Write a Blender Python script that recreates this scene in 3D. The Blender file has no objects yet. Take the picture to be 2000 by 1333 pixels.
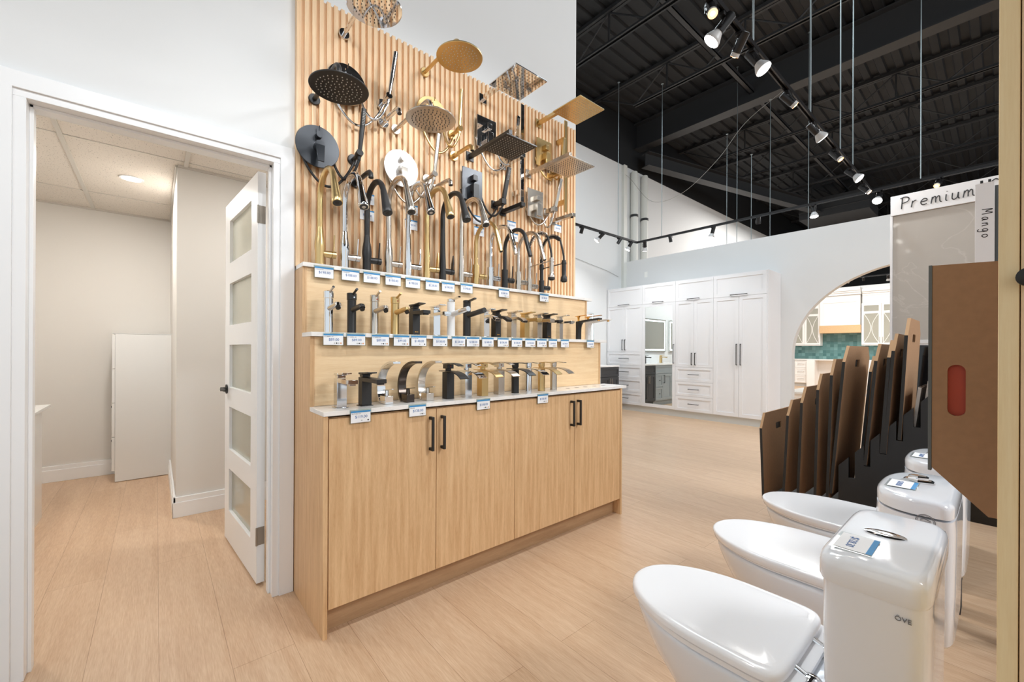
import bpy, bmesh, math, random
from mathutils import Vector, Matrix, Euler
random.seed(7)
S = bpy.context.scene
COL = S.collection

# ------------------------------------------------------------------ camera
YAW = math.atan2(958, 816)            # angle of the +X axis to the right of the view direction
cam_d = bpy.data.cameras.new('camera')
cam_d.sensor_width = 36.0
cam_d.lens = 816.0 / 2000.0 * 36.0
cam_d.shift_y = 0.00825
cam_d.clip_start = 0.05
cam_d.clip_end = 100
cam = bpy.data.objects.new('camera', cam_d)
COL.objects.link(cam)
fwd = Vector((math.cos(YAW), math.sin(YAW), 0))
right = Vector((math.sin(YAW), -math.cos(YAW), 0))
up = Vector((0, 0, 1))
ro = math.radians(0.25)               # the photograph leans clockwise a little
r2 = right * math.cos(ro) + up * math.sin(ro)
u2 = up * math.cos(ro) - right * math.sin(ro)
mw = Matrix((r2, u2, -fwd)).transposed().to_4x4()
mw.translation = Vector((0, 0, 1.18))
cam.matrix_world = mw
S.camera = cam

# ------------------------------------------------------------------ world and exposure
w = bpy.data.worlds.new('World'); S.world = w; w.use_nodes = True
w.node_tree.nodes['Background'].inputs[0].default_value = (0.88, 0.95, 1.0, 1)
w.node_tree.nodes['Background'].inputs[1].default_value = 1.0
S.view_settings.view_transform = 'Standard'
S.view_settings.look = 'None'
S.view_settings.exposure = 0.0
S.view_settings.gamma = 1.0
S.view_settings.use_curve_mapping = False
S.cycles.use_denoising = True
S.cycles.max_bounces = 8
S.cycles.diffuse_bounces = 5
S.cycles.glossy_bounces = 5
S.cycles.transmission_bounces = 6
S.cycles.sample_clamp_indirect = 6.0
S.cycles.caustics_reflective = False
S.cycles.caustics_refractive = False

def area_light(name, loc, rot, sx, sy, power, color=(1, 1, 1)):
    d = bpy.data.lights.new(name, 'AREA'); d.shape = 'RECTANGLE'; d.size = sx; d.size_y = sy
    d.energy = power; d.color = color
    o = bpy.data.objects.new(name, d); COL.objects.link(o); o.location = loc; o.rotation_euler = rot
    return o
# unseen fill lamps added under the black roof to brighten showroom and kitchen
area_light('overhead_fill', (4.1, -4.4, 5.2), (math.radians(25), 0, 0), 2.8, 1.8, 330, (.96, .98, 1))
area_light('overhead_fill', (4.6, 2.6, 5.3), (0, 0, 0), 2.0, 2.0, 95, (.84, .94, 1))
area_light('overhead_fill', (13.0, 2.6, 5.0), (0, 0, 0), 4.0, 3.0, 460, (1, .98, .95))

# ------------------------------------------------------------------ materials
def lin(c):
    return tuple(((x / 255.0) / 12.92 if x / 255.0 <= 0.04045 else ((x / 255.0 + 0.055) / 1.055) ** 2.4) for x in c) + (1,)
def new_mat(name):
    m = bpy.data.materials.new(name); m.use_nodes = True
    nt = m.node_tree
    return m, nt, nt.nodes['Principled BSDF']
def mat(name, rgb, rough=.5, metal=0., spec=.5, noise=0.0, nscale=40, bump=0.0, coat=0.0, stretch=(1, 1, 1)):
    m, nt, b = new_mat(name)
    b.inputs['Base Color'].default_value = lin(rgb)
    b.inputs['Roughness'].default_value = rough
    b.inputs['Metallic'].default_value = metal
    b.inputs['Specular IOR Level'].default_value = spec
    b.inputs['Coat Weight'].default_value = coat
    b.inputs['Coat Roughness'].default_value = .03
    if noise or bump:
        tc = nt.nodes.new('ShaderNodeTexCoord'); mp = nt.nodes.new('ShaderNodeMapping'); n = nt.nodes.new('ShaderNodeTexNoise')
        mp.inputs['Scale'].default_value = stretch
        n.inputs['Scale'].default_value = nscale; n.inputs['Detail'].default_value = 5
        nt.links.new(tc.outputs['Object'], mp.inputs[0]); nt.links.new(mp.outputs[0], n.inputs[0])
        if noise:
            mx = nt.nodes.new('ShaderNodeMixRGB')
            c = lin(rgb)
            mx.inputs[1].default_value = tuple(x * (1 - noise) for x in c[:3]) + (1,)
            mx.inputs[2].default_value = tuple(min(1, x * (1 + noise)) for x in c[:3]) + (1,)
            nt.links.new(n.outputs['Fac'], mx.inputs[0]); nt.links.new(mx.outputs[0], b.inputs['Base Color'])
        if bump:
            bp = nt.nodes.new('ShaderNodeBump'); bp.inputs['Strength'].default_value = bump; bp.inputs['Distance'].default_value = .002
            nt.links.new(n.outputs['Fac'], bp.inputs['Height']); nt.links.new(bp.outputs[0], b.inputs['Normal'])
    return m
def emis(name, rgb, strength):
    m, nt, b = new_mat(name)
    b.inputs['Base Color'].default_value = (0, 0, 0, 1)
    b.inputs['Emission Color'].default_value = lin(rgb); b.inputs['Emission Strength'].default_value = strength
    return m
def wood(name, a, b_, scale=(1, 1, 1), rough=.5, fine=1.0, bumpy=.05):
    """oak veneer; scale stretches the grain: small factor = along the grain"""
    m, nt, b = new_mat(name)
    N = nt.nodes.new; L = nt.links.new
    tc = N('ShaderNodeTexCoord')
    mp = N('ShaderNodeMapping'); mp.inputs['Scale'].default_value = scale
    L(tc.outputs['Object'], mp.inputs[0])
    n1 = N('ShaderNodeTexNoise'); n1.inputs['Scale'].default_value = 6; n1.inputs['Detail'].default_value = 6; n1.inputs['Distortion'].default_value = .6
    n2 = N('ShaderNodeTexNoise'); n2.inputs['Scale'].default_value = 60 * fine; n2.inputs['Detail'].default_value = 8; n2.inputs['Roughness'].default_value = .7
    L(mp.outputs[0], n1.inputs[0]); L(mp.outputs[0], n2.inputs[0])
    mx = N('ShaderNodeMixRGB'); mx.inputs[1].default_value = lin(a); mx.inputs[2].default_value = lin(b_)
    ad = N('ShaderNodeMath'); ad.operation = 'MULTIPLY_ADD'; ad.inputs[1].default_value = .55
    L(n1.outputs['Fac'], ad.inputs[0])
    m2 = N('ShaderNodeMath'); m2.operation = 'MULTIPLY'; m2.inputs[1].default_value = .5
    L(n2.outputs['Fac'], m2.inputs[0]); L(m2.outputs[0], ad.inputs[2])
    cr = N('ShaderNodeValToRGB'); cr.color_ramp.elements[0].position = .33; cr.color_ramp.elements[1].position = .70
    L(ad.outputs[0], cr.inputs[0]); L(cr.outputs[0], mx.inputs[0]); L(mx.outputs[0], b.inputs['Base Color'])
    b.inputs['Roughness'].default_value = rough
    if bumpy:
        bp = N('ShaderNodeBump'); bp.inputs['Strength'].default_value = bumpy; bp.inputs['Distance'].default_value = .002
        L(n2.outputs['Fac'], bp.inputs['Height']); L(bp.outputs[0], b.inputs['Normal'])
    return m
def floor_mat():
    m, nt, b = new_mat('oak_plank_floor')
    N = nt.nodes.new; L = nt.links.new
    tc = N('ShaderNodeTexCoord'); sp = N('ShaderNodeSeparateXYZ'); cb = N('ShaderNodeCombineXYZ')
    L(tc.outputs['Object'], sp.inputs[0])
    add = N('ShaderNodeMath'); add.operation = 'ADD'; add.inputs[1].default_value = -0.012
    L(sp.outputs['X'], add.inputs[0]); L(sp.outputs['Y'], cb.inputs['X']); L(add.outputs[0], cb.inputs['Y'])
    br = N('ShaderNodeTexBrick'); br.offset = .37; br.squash = 1
    br.inputs['Scale'].default_value = 1; br.inputs['Mortar Size'].default_value = .0011; br.inputs['Mortar Smooth'].default_value = .3
    br.inputs['Brick Width'].default_value = 1.83; br.inputs['Row Height'].default_value = .2065
    br.inputs['Color1'].default_value = lin((207, 175, 144)); br.inputs['Color2'].default_value = lin((202, 169, 137))
    br.inputs['Mortar'].default_value = lin((168, 134, 104))
    L(cb.outputs[0], br.inputs['Vector'])
    mp = N('ShaderNodeMapping'); mp.inputs['Scale'].default_value = (1, .07, 1)
    L(tc.outputs['Object'], mp.inputs[0])
    wv = N('ShaderNodeTexNoise'); wv.inputs['Scale'].default_value = 26; wv.inputs['Detail'].default_value = 6; wv.inputs['Distortion'].default_value = 1.2
    L(mp.outputs[0], wv.inputs[0])
    n2 = N('ShaderNodeTexNoise'); n2.inputs['Scale'].default_value = 230; n2.inputs['Detail'].default_value = 4
    L(mp.outputs[0], n2.inputs[0])
    ov = N('ShaderNodeMixRGB'); ov.blend_type = 'SOFT_LIGHT'; ov.inputs[0].default_value = .45
    L(br.outputs['Color'], ov.inputs[1]); L(wv.outputs['Fac'], ov.inputs[2])
    ov2 = N('ShaderNodeMixRGB'); ov2.blend_type = 'SOFT_LIGHT'; ov2.inputs[0].default_value = .55
    L(ov.outputs[0], ov2.inputs[1]); L(n2.outputs['Fac'], ov2.inputs[2]); L(ov2.outputs[0], b.inputs['Base Color'])
    b.inputs['Roughness'].default_value = .34
    bp = N('ShaderNodeBump'); bp.inputs['Strength'].default_value = .08; bp.inputs['Distance'].default_value = .002
    L(n2.outputs['Fac'], bp.inputs['Height']); L(bp.outputs[0], b.inputs['Normal'])
    return m
def stone_mat(name, a, b_, c, scale, rough, vein=.5, w_=(.47, .5)):
    m, nt, b = new_mat(name)
    N = nt.nodes.new; L = nt.links.new
    tc = N('ShaderNodeTexCoord'); n = N('ShaderNodeTexNoise'); n.inputs['Scale'].default_value = scale; n.inputs['Detail'].default_value = 9; n.inputs['Distortion'].default_value = 1.4
    L(tc.outputs['Object'], n.inputs[0])
    mx = N('ShaderNodeMixRGB'); mx.inputs[1].default_value = lin(a); mx.inputs[2].default_value = lin(b_)
    L(n.outputs['Fac'], mx.inputs[0])
    n2 = N('ShaderNodeTexNoise'); n2.inputs['Scale'].default_value = scale * .6; n2.inputs['Detail'].default_value = 7; n2.inputs['Distortion'].default_value = 2
    mp = N('ShaderNodeMapping'); mp.inputs['Rotation'].default_value = (.6, .3, .2); mp.inputs['Scale'].default_value = (1, .45, 1.6); L(tc.outputs['Object'], mp.inputs[0]); L(mp.outputs[0], n2.inputs[0])
    cr = N('ShaderNodeValToRGB'); e = cr.color_ramp.elements
    e[0].position = w_[0]; e[0].color = (0, 0, 0, 1); e[1].position = w_[1]; e[1].color = (vein, vein, vein, 1)
    x = cr.color_ramp.elements.new(w_[1] + .006); x.color = (0, 0, 0, 1)
    L(n2.outputs['Fac'], cr.inputs[0])
    m3 = N('ShaderNodeMixRGB'); m3.inputs[2].default_value = lin(c)
    L(cr.outputs[0], m3.inputs[0]); L(mx.outputs[0], m3.inputs[1]); L(m3.outputs[0], b.inputs['Base Color'])
    b.inputs['Roughness'].default_value = rough
    return m
def tile_mat(name, c1, c2, mortar, bw, rh, ms, rough, axes='YZ', speck=None):
    m, nt, b = new_mat(name)
    N = nt.nodes.new; L = nt.links.new
    tc = N('ShaderNodeTexCoord'); sp = N('ShaderNodeSeparateXYZ'); cb = N('ShaderNodeCombineXYZ')
    L(tc.outputs['Object'], sp.inputs[0]); L(sp.outputs[axes[0]], cb.inputs['X']); L(sp.outputs[axes[1]], cb.inputs['Y'])
    br = N('ShaderNodeTexBrick'); br.offset = 0; br.inputs['Scale'].default_value = 1
    br.inputs['Brick Width'].default_value = bw; br.inputs['Row Height'].default_value = rh; br.inputs['Mortar Size'].default_value = ms
    br.inputs['Color1'].default_value = lin(c1); br.inputs['Color2'].default_value = lin(c2); br.inputs['Mortar'].default_value = lin(mortar)
    L(cb.outputs[0], br.inputs['Vector']); L(br.outputs['Color'], b.inputs['Base Color'])
    b.inputs['Roughness'].default_value = rough
    return m
def speckle_mat():
    m, nt, b = new_mat('mineral_ceiling_tile')
    N = nt.nodes.new; L = nt.links.new
    tc = N('ShaderNodeTexCoord'); v = N('ShaderNodeTexNoise'); v.inputs['Scale'].default_value = 130; v.inputs['Detail'].default_value = 2
    L(tc.outputs['Object'], v.inputs[0])
    cr = N('ShaderNodeValToRGB'); cr.color_ramp.elements[0].position = .30; cr.color_ramp.elements[0].color = lin((120, 112, 104))
    cr.color_ramp.elements[1].position = .36; cr.color_ramp.elements[1].color = lin((222, 214, 204))
    L(v.outputs['Fac'], cr.inputs[0]); L(cr.outputs[0], b.inputs['Base Color']); b.inputs['Roughness'].default_value = .9
    return m
def glass_mat(name, tint=(235, 240, 238), rough=.02, frost=0):
    m, nt, b = new_mat(name)
    N = nt.nodes.new; L = nt.links.new
    tr = N('ShaderNodeBsdfTransparent'); tr.inputs[0].default_value = lin(tint)
    gl = N('ShaderNodeBsdfGlossy'); gl.inputs['Roughness'].default_value = rough
    mx = N('ShaderNodeMixShader'); lw = N('ShaderNodeLayerWeight'); pw = N('ShaderNodeMath'); pw.operation = 'POWER'; pw.inputs[1].default_value = 4
    fr = N('ShaderNodeMath'); fr.operation = 'MULTIPLY_ADD'; fr.inputs[1].default_value = .6; fr.inputs[2].default_value = .035
    L(lw.outputs['Facing'], pw.inputs[0]); L(pw.outputs[0], fr.inputs[0]); L(fr.outputs[0], mx.inputs[0])
    if frost:
        df = N('ShaderNodeBsdfDiffuse'); df.inputs[0].default_value = lin((226, 224, 214)); tl = N('ShaderNodeBsdfTranslucent'); tl.inputs[0].default_value = lin((236, 234, 226))
        m1 = N('ShaderNodeMixShader'); m1.inputs[0].default_value = .5; L(df.outputs[0], m1.inputs[1]); L(tl.outputs[0], m1.inputs[2])
        m2 = N('ShaderNodeMixShader'); m2.inputs[0].default_value = frost; L(tr.outputs[0], m2.inputs[1]); L(m1.outputs[0], m2.inputs[2]); tr = m2
    L(tr.outputs[0], mx.inputs[1]); L(gl.outputs[0], mx.inputs[2])
    L(mx.outputs[0], nt.nodes['Material Output'].inputs[0])
    return m

M = {}
M['wall'] = mat('white_wall_paint', (226, 227, 227), .75, noise=.012, nscale=3)
M['wall_warm'] = mat('off_white_wall_paint', (222, 219, 214), .8)
M['trim'] = mat('white_trim_gloss', (240, 241, 242), .35)
M['floor'] = floor_mat()
M['black_deck'] = mat('black_ceiling_paint', (26, 28, 31), .65)
M['black_steel'] = mat('black_steel_paint', (46, 47, 49), .55)
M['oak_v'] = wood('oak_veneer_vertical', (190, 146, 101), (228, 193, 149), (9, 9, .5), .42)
M['oak_h'] = wood('oak_veneer_horizontal', (226, 189, 143), (244, 216, 175), (.55, 9, 9), .5)
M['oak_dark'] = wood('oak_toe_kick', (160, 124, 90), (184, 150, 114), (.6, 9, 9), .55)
M['oak_slat'] = wood('oak_slats', (226, 188, 147), (243, 214, 176), (9, 9, .45), .55)
M['birch'] = wood('birch_edge', (236, 208, 156), (246, 224, 178), (14, 14, .8), .55, .6)
M['birch2'] = wood('birch_face', (222, 188, 144), (240, 210, 170), (14, 14, .8), .55, .6)
M['quartz'] = stone_mat('white_quartz', (236, 233, 229), (243, 241, 238), (205, 200, 196), 9, .16, .25)
M['stone'] = stone_mat('beige_marble_tile', (176, 168, 160), (194, 187, 178), (216, 210, 203), 2.2, .05, .35, (.495, .5))
M['chrome'] = mat('polished_chrome', (225, 226, 228), .05, 1)
M['brass'] = mat('brushed_brass', (214, 184, 130), .28, 1)
M['brass_dark'] = mat('brass_face_plate', (196, 150, 84), .35, 1)
M['nickel_lit'] = mat('nickel_lit_plate', (235, 235, 236), .42, 1)  # nickel made paler, with reflected light put into the plate colour
M['nickel'] = mat('brushed_nickel', (206, 198, 188), .24, 1)
M['matte_black'] = mat('matte_black_finish', (34, 33, 33), .38, 0, .5)
M['gunmetal'] = mat('matte_black_plate', (52, 56, 62), .3, .3)
M['bronze'] = mat('dark_bronze_finish', (80, 72, 68), .2, 1)
M['white_fin'] = mat('white_faucet_finish', (245, 245, 245), .3)
M['marble_fin'] = stone_mat('marble_faucet_finish', (225, 222, 220), (240, 238, 236), (190, 186, 184), 20, .3)
M['gold'] = mat('polished_gold', (226, 168, 82), .12, 1)
M['rubber'] = mat('dark_rubber', (40, 38, 36), .6)
M['grey_nozzle'] = mat('grey_silicone_nozzle', (205, 203, 196), .5)
M['dark_nozzle'] = mat('dark_silicone_nozzle', (90, 84, 78), .5)
M['black_handle'] = mat('black_cabinet_handle', (30, 28, 26), .45)
M['porcelain'] = mat('white_porcelain', (230, 234, 240), .08, 0, .5, coat=.4)
M['seat'] = mat('white_toilet_seat', (238, 238, 240), .12)
M['mdf'] = mat('brown_fibreboard', (143, 111, 82), .75, noise=.16, nscale=60)
M['mdf_raw'] = mat('raw_board_edge', (196, 158, 118), .7)
M['board_edge'] = mat('black_board_edge', (38, 38, 38), .6)
M['grey_edge'] = mat('grey_board_edge', (84, 90, 92), .6)
M['tile_grey'] = mat('grey_sample_tile', (196, 192, 186), .4)
M['mdf_rack'] = mat('brown_board_back', (172, 135, 102), .75, noise=.14, nscale=60)
M['rack'] = mat('black_laminate', (36, 37, 39), .55)
M['gloss_black'] = mat('glossy_black_tile', (14, 15, 17), .05)
M['red'] = mat('red_orange_board', (168, 66, 44), .6)
M['paper'] = mat('white_price_card', (240, 241, 243), .6)
M['blue'] = mat('blue_print', (58, 140, 196), .6)
M['blue_text'] = mat('blue_price_print', (58, 104, 165), .6)
M['grey_text'] = mat('grey_print', (120, 122, 128), .6)
M['orange_dot'] = mat('orange_print', (226, 150, 80), .6)
M['black_dot'] = mat('black_print', (44, 40, 40), .6)
M['grey_dot'] = mat('pale_grey_print', (190, 192, 194), .6)
M['acrylic'] = glass_mat('clear_acrylic')
M['glass'] = glass_mat('door_glass', (240, 242, 236), frost=.4)
M['glass_k'] = glass_mat('seeded_cabinet_glass', (240, 240, 234), frost=.6)
M['cab_white'] = mat('white_cabinet_paint', (238, 238, 240), .4)
M['toe_grey'] = mat('grey_toe_kick', (208, 210, 208), .5)
M['mirror'] = mat('mirror_glass', (236, 240, 238), .01, 1)
M['vanity_dark'] = mat('dark_vanity_paint', (58, 58, 60), .45)
M['vanity_grey'] = mat('grey_vanity_paint', (150, 155, 156), .45)
M['hinge'] = mat('steel_hinge', (160, 152, 142), .35, 1)
M['galv'] = mat('galvanised_rod', (150, 160, 162), .4, .8)
M['pipe'] = mat('white_painted_pipe', (225, 226, 220), .5)
M['kitchen_white'] = mat('cream_white_cabinet', (246, 244, 240), .4)
M['teal'] = tile_mat('teal_handmade_tile', (70, 112, 112), (118, 158, 156), (96, 132, 130), .1, .1, .003, .15)
M['hood_wood'] = wood('hood_oak', (206, 166, 118), (228, 190, 144), (9, .5, 9), .5)
M['sign_white'] = mat('white_sign_board', (238, 238, 240), .5)
M['sign_ink'] = mat('black_sign_lettering', (30, 28, 28), .5)
M['track_black'] = mat('black_track_metal', (34, 33, 34), .32, .3)
M['bulb_white'] = mat('bulb_frosted_shell', (190, 190, 190), .4)
M['bulb_on'] = emis('lit_bulb_face', (255, 252, 246), 14)
M['bulb_warm'] = emis('lit_halogen_face', (255, 196, 130), 16)
M['bulb_rim'] = emis('lit_halogen_rim', (255, 190, 130), 3)
M['led'] = emis('led_strip', (235, 250, 255), 5)
M['down'] = emis('lit_downlight', (255, 248, 236), 9)
M['ceil_tile'] = speckle_mat()
M['tbar'] = mat('ceiling_grid_bar', (205, 200, 192), .5)
M['desk'] = mat('white_desk_laminate', (226, 226, 224), .15)
M['cable'] = mat('pale_cable', (150, 150, 145), .6)
M['grey_kit'] = mat('grey_worktop', (160, 160, 162), .3)
M['plate_sw'] = mat('outlet_white', (244, 244, 240), .4)

# ------------------------------------------------------------------ mesh kit
class G:
    def __init__(s): s.v = []; s.f = []; s.mi = []; s.cur = 0
    def m(s, i): s.cur = i; return s
    def add(s, vs, fs):
        o = len(s.v); s.v += [tuple(p) for p in vs]; s.f += [[i + o for i in f] for f in fs]; s.mi += [s.cur] * len(fs); return s
    def box(s, x0, x1, y0, y1, z0, z1):
        return s.add([(x0, y0, z0), (x1, y0, z0), (x1, y1, z0), (x0, y1, z0), (x0, y0, z1), (x1, y0, z1), (x1, y1, z1), (x0, y1, z1)],
                     [(0, 3, 2, 1), (4, 5, 6, 7), (0, 1, 5, 4), (1, 2, 6, 5), (2, 3, 7, 6), (3, 0, 4, 7)])
    def loft(s, rings, cap=True, closed=True):
        n = len(rings[0]); vs = [p for r in rings for p in r]; fs = []
        for i in range(len(rings) - 1):
            for j in range(n if closed else n - 1):
                a = i * n + j; b = i * n + (j + 1) % n
                fs.append((a, b, b + n, a + n))
        if cap: fs.append(tuple(reversed(range(n)))); fs.append(tuple(range((len(rings) - 1) * n, len(rings) * n)))
        return s.add(vs, fs)
    def tube(s, pts, r, n=12, sq=None):
        """round tube along pts (r may be a list); sq=(w,t): rectangular section, w along X"""
        P = [Vector(p) for p in pts]; k = len(P)
        rs = r if isinstance(r, (list, tuple)) else [r] * k
        T = []
        for i in range(k):
            d = (P[min(i + 1, k - 1)] - P[max(i - 1, 0)])
            T.append(d.normalized() if d.length > 1e-9 else Vector((0, 0, 1)))
        u = Vector((1, 0, 0)) if abs(T[0].x) < .9 else Vector((0, 0, 1))
        if sq: u = Vector((1, 0, 0))
        u = (u - T[0] * u.dot(T[0])).normalized(); rings = []
        for i in range(k):
            u = (u - T[i] * u.dot(T[i])).normalized(); w_ = T[i].cross(u)
            if sq:
                a, b = (sq[0] / 2, sq[1] / 2) if not isinstance(sq[0], (list, tuple)) else (sq[0][i] / 2, sq[1][i] / 2)
                rings.append([P[i] + u * x * a + w_ * y * b for x, y in ((1, 1), (-1, 1), (-1, -1), (1, -1))])
            else:
                rings.append([P[i] + (u * math.cos(2 * math.pi * j / n) + w_ * math.sin(2 * math.pi * j / n)) * rs[i] for j in range(n)])
        return s.loft(rings)
    def rod(s, p, q, r, r1=None, n=16): return s.tube([p, q], [r, r if r1 is None else r1], n)
    def lathe(s, prof, o=(0, 0, 0), n=24, axis='z'):
        rings = []; hollow = prof[0][0] > 0 and prof[-1][0] > 0 and len(prof) > 3
        if hollow: prof = list(prof) + [prof[0]]
        for r, z in prof:
            ring = []
            for j in range(n):
                a = 2 * math.pi * j / n; x, y = max(r, 1e-5) * math.cos(a), max(r, 1e-5) * math.sin(a)
                q = {'z': (x, y, z), 'y': (x, z, -y), 'x': (z, x, y)}[axis]
                ring.append((o[0] + q[0], o[1] + q[1], o[2] + q[2]))
            rings.append(ring)
        return s.loft(rings, cap=not hollow)
    def plate(s, outer, holes, fn, th):
        """polygon with holes, mapped by fn(a, b, c); c runs over the thickness"""
        bm = bmesh.new(); es = []
        for loop in [outer] + list(holes):
            vv = [bm.verts.new((a, b, 0)) for a, b in loop]
            es += [bm.edges.new((vv[i], vv[(i + 1) % len(vv)])) for i in range(len(vv))]
        bmesh.ops.triangle_fill(bm, edges=es, use_beauty=True, normal=(0, 0, 1))
        bm.verts.index_update()
        base = [(v.co.x, v.co.y) for v in bm.verts]; tris = [[v.index for v in f.verts] for f in bm.faces]; bm.free()
        n = len(base)
        vs = [fn(a, b, 0) for a, b in base] + [fn(a, b, th) for a, b in base]
        fs = [tuple(reversed(t)) for t in tris] + [tuple(i + n for i in t) for t in tris]
        o = 0
        for loop in [outer] + list(holes):
            k = len(loop)
            for i in range(k): fs.append((o + i, o + (i + 1) % k, o + (i + 1) % k + n, o + i + n))
            o += k
        return s.add(vs, fs)

def build(name, g, mats, parent=None, bevel=0, smooth=True, angle=35, loc=None, rot=None):
    me = bpy.data.meshes.new(name)
    me.from_pydata(g.v, [], g.f)
    if not isinstance(mats, (list, tuple)): mats = [mats]
    for m in mats: me.materials.append(M[m] if isinstance(m, str) else m)
    me.polygons.foreach_set('material_index', g.mi)
    bm = bmesh.new(); bm.from_mesh(me); bmesh.ops.recalc_face_normals(bm, faces=bm.faces); bm.to_mesh(me); bm.free()
    me.update()
    if smooth:
        me.shade_smooth()
        me.set_sharp_from_angle(angle=math.radians(angle))
    o = bpy.data.objects.new(name, me); COL.objects.link(o)
    if parent: o.parent = parent
    if loc: o.location = loc
    if rot: o.rotation_euler = rot
    if bevel:
        b = o.modifiers.new('bevel', 'BEVEL'); b.width = bevel; b.segments = 2; b.limit_method = 'ANGLE'; b.angle_limit = math.radians(40)
        b.harden_normals = False
    return o
def tag(o, label, cat, group=None):
    o['label'] = label; o['category'] = cat
    if group: o['group'] = group
    return o
def thing(name, label, cat, loc=(0, 0, 0), rz=0, group=None):
    o = bpy.data.objects.new(name, None); COL.objects.link(o); o.location = loc; o.rotation_euler = (0, 0, rz)
    o.empty_display_size = .05
    return tag(o, label, cat, group)
def struct(name, g, m, parent=None, **k):
    o = build(name, g, m, parent, **k)
    if not parent: o['kind'] = 'structure'
    return o
def text_mesh(name, body, size, m, parent, loc, rot=(math.radians(90), 0, 0), align='CENTER', extrude=0.0002, sx=1):
    cu = bpy.data.curves.new(name, 'FONT'); cu.body = body; cu.size = size; cu.align_x = align; cu.align_y = 'CENTER'; cu.extrude = extrude
    cu.resolution_u = 3
    t = bpy.data.objects.new(name, cu)
    me = bpy.data.meshes.new_from_object(t)
    bpy.data.objects.remove(t); bpy.data.curves.remove(cu)
    me.materials.clear(); me.materials.append(M[m])
    o = bpy.data.objects.new(name, me); COL.objects.link(o); o.parent = parent; o.location = loc; o.rotation_euler = rot; o.scale = (sx, 1, 1)
    return o
def arc(cy, cz, r, a0, a1, n, x=0):
    """points in the YZ plane; angle 0 = +Y (towards the wall), 90 = up"""
    return [(x, cy + r * math.cos(math.radians(a0 + (a1 - a0) * i / n)), cz + r * math.sin(math.radians(a0 + (a1 - a0) * i / n))) for i in range(n + 1)]
R90 = math.radians(90)

# ================================================================== STRUCTURE
YW = 2.25                     # face of the display wall
g = G(); g.box(-6, 24, -9, 5.40, -.05, 0); struct('floor', g, 'floor', smooth=False)
# display wall with the doorway
DX0, DX1, DZ = -.352, .422, 2.062
g = G(); g.box(-6, DX0 - .02, YW, YW + .12, 0, 6.4); g.box(DX1 + .02, 2.585, YW, YW + .12, 0, 6.4); g.box(DX0 - .02, DX1 + .02, YW, YW + .12, DZ + .02, 6.4)
struct('wall_left', g, 'wall', smooth=False)
# small room
g = G(); g.box(-1.3, .108, 5.40, 5.5, 0, 2.6); struct('wall_back', g, 'wall_warm', smooth=False)
g = G(); g.box(.108, 1.4, 3.735, 5.5, 0, 2.6); struct('wall_corner', g, 'wall_warm', smooth=False)
g = G(); g.box(-1.4, -1.3, YW + .12, 5.5, 0, 2.6); g.box(1.2, 1.3, YW + .12, 3.735, 0, 2.6); struct('wall_side', g, 'wall_warm', smooth=False)
g = G(); g.box(-1.3, 1.2, YW + .12, 5.40, 2.455, 2.475); g.box(-1.4, 1.4, YW + .12, 5.5, 2.6, 2.64)
ct = struct('ceiling_tiles', g, 'ceil_tile', smooth=False); ct.name = 'ceiling'
g = G()
for x in (-1.04, -.44, .155): g.box(x - .012, x + .012, YW + .13, 5.395 if x < .1 else 3.73, 2.447, 2.4549)
for y in (2.42, 3.635, 4.825): g.box(-1.29, 1.19 if y < 3.7 else .1, y - .004, y + .004, 2.451, 2.4549)
g.box(.095, .107, 3.735, 5.395, 2.44, 2.4549); g.box(.11, 1.19, 3.715, 3.734, 2.44, 2.4549); g.box(-1.29, .1, 5.38, 5.399, 2.44, 2.4549)
struct('trim_1', g, 'tbar', smooth=False)
g = G(); g.box(-1.29, .095, 5.385, 5.399, 0, .14); g.box(-1.29, .095, 5.380, 5.385, 0, .105); struct('baseboard_back', g, 'trim', bevel=.002)
g = G(); g.box(.094, 1.19, 3.716, 3.734, 0, .14); g.box(.094, .107, 3.716, 5.384, 0, .14); g.box(.089, 1.19, 3.711, 3.716, 0, .105); g.box(.089, .094, 3.711, 5.384, 0, .105)
struct('baseboard_corner', g, 'trim', bevel=.002)
# door lining and casing
g = G()
g.box(DX0 - .0199, DX0, YW - .001, YW + .125, 0, DZ); g.box(DX1, DX1 + .0199, YW - .001, YW + .125, 0, DZ); g.box(DX0 - .0199, DX1 + .0199, YW - .001, YW + .125, DZ, DZ + .0199)
g.box(DX0, DX0 + .011, YW + .035, YW + .075, 0, DZ); g.box(DX1 - .011, DX1, YW + .035, YW + .075, 0, DZ); g.box(DX0, DX1, YW + .035, YW + .075, DZ - .011, DZ)
struct('trim_2', g, 'trim', bevel=.0015)
g = G()
zi, zo = 2.088, 2.148
g.box(-.384, -.352, YW - .012, YW - .0005, 0, 2.062); g.box(.421, .449, YW - .012, YW - .0005, 0, 2.062); g.box(-.384, .449, YW - .012, YW - .0005, 2.062, zi)
g.add([(-.445, YW - .02, 0), (-.384, YW - .02, 0), (-.384, YW - .02, zi), (-.445, YW - .02, zo), (-.445, YW - .0005, 0), (-.384, YW - .0005, 0), (-.384, YW - .0005, zi), (-.445, YW - .0005, zo)],
      [(0, 1, 2, 3), (4, 7, 6, 5), (0, 3, 7, 4), (1, 5, 6, 2), (0, 4, 5, 1)])
g.add([(.449, YW - .02, 0), (.511, YW - .02, 0), (.511, YW - .02, zo), (.449, YW - .02, zi), (.449, YW - .0005, 0), (.511, YW - .0005, 0), (.511, YW - .0005, zo), (.449, YW - .0005, zi)],
      [(0, 1, 2, 3), (4, 7, 6, 5), (0, 3, 7, 4), (1, 5, 6, 2), (0, 4, 5, 1)])
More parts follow.
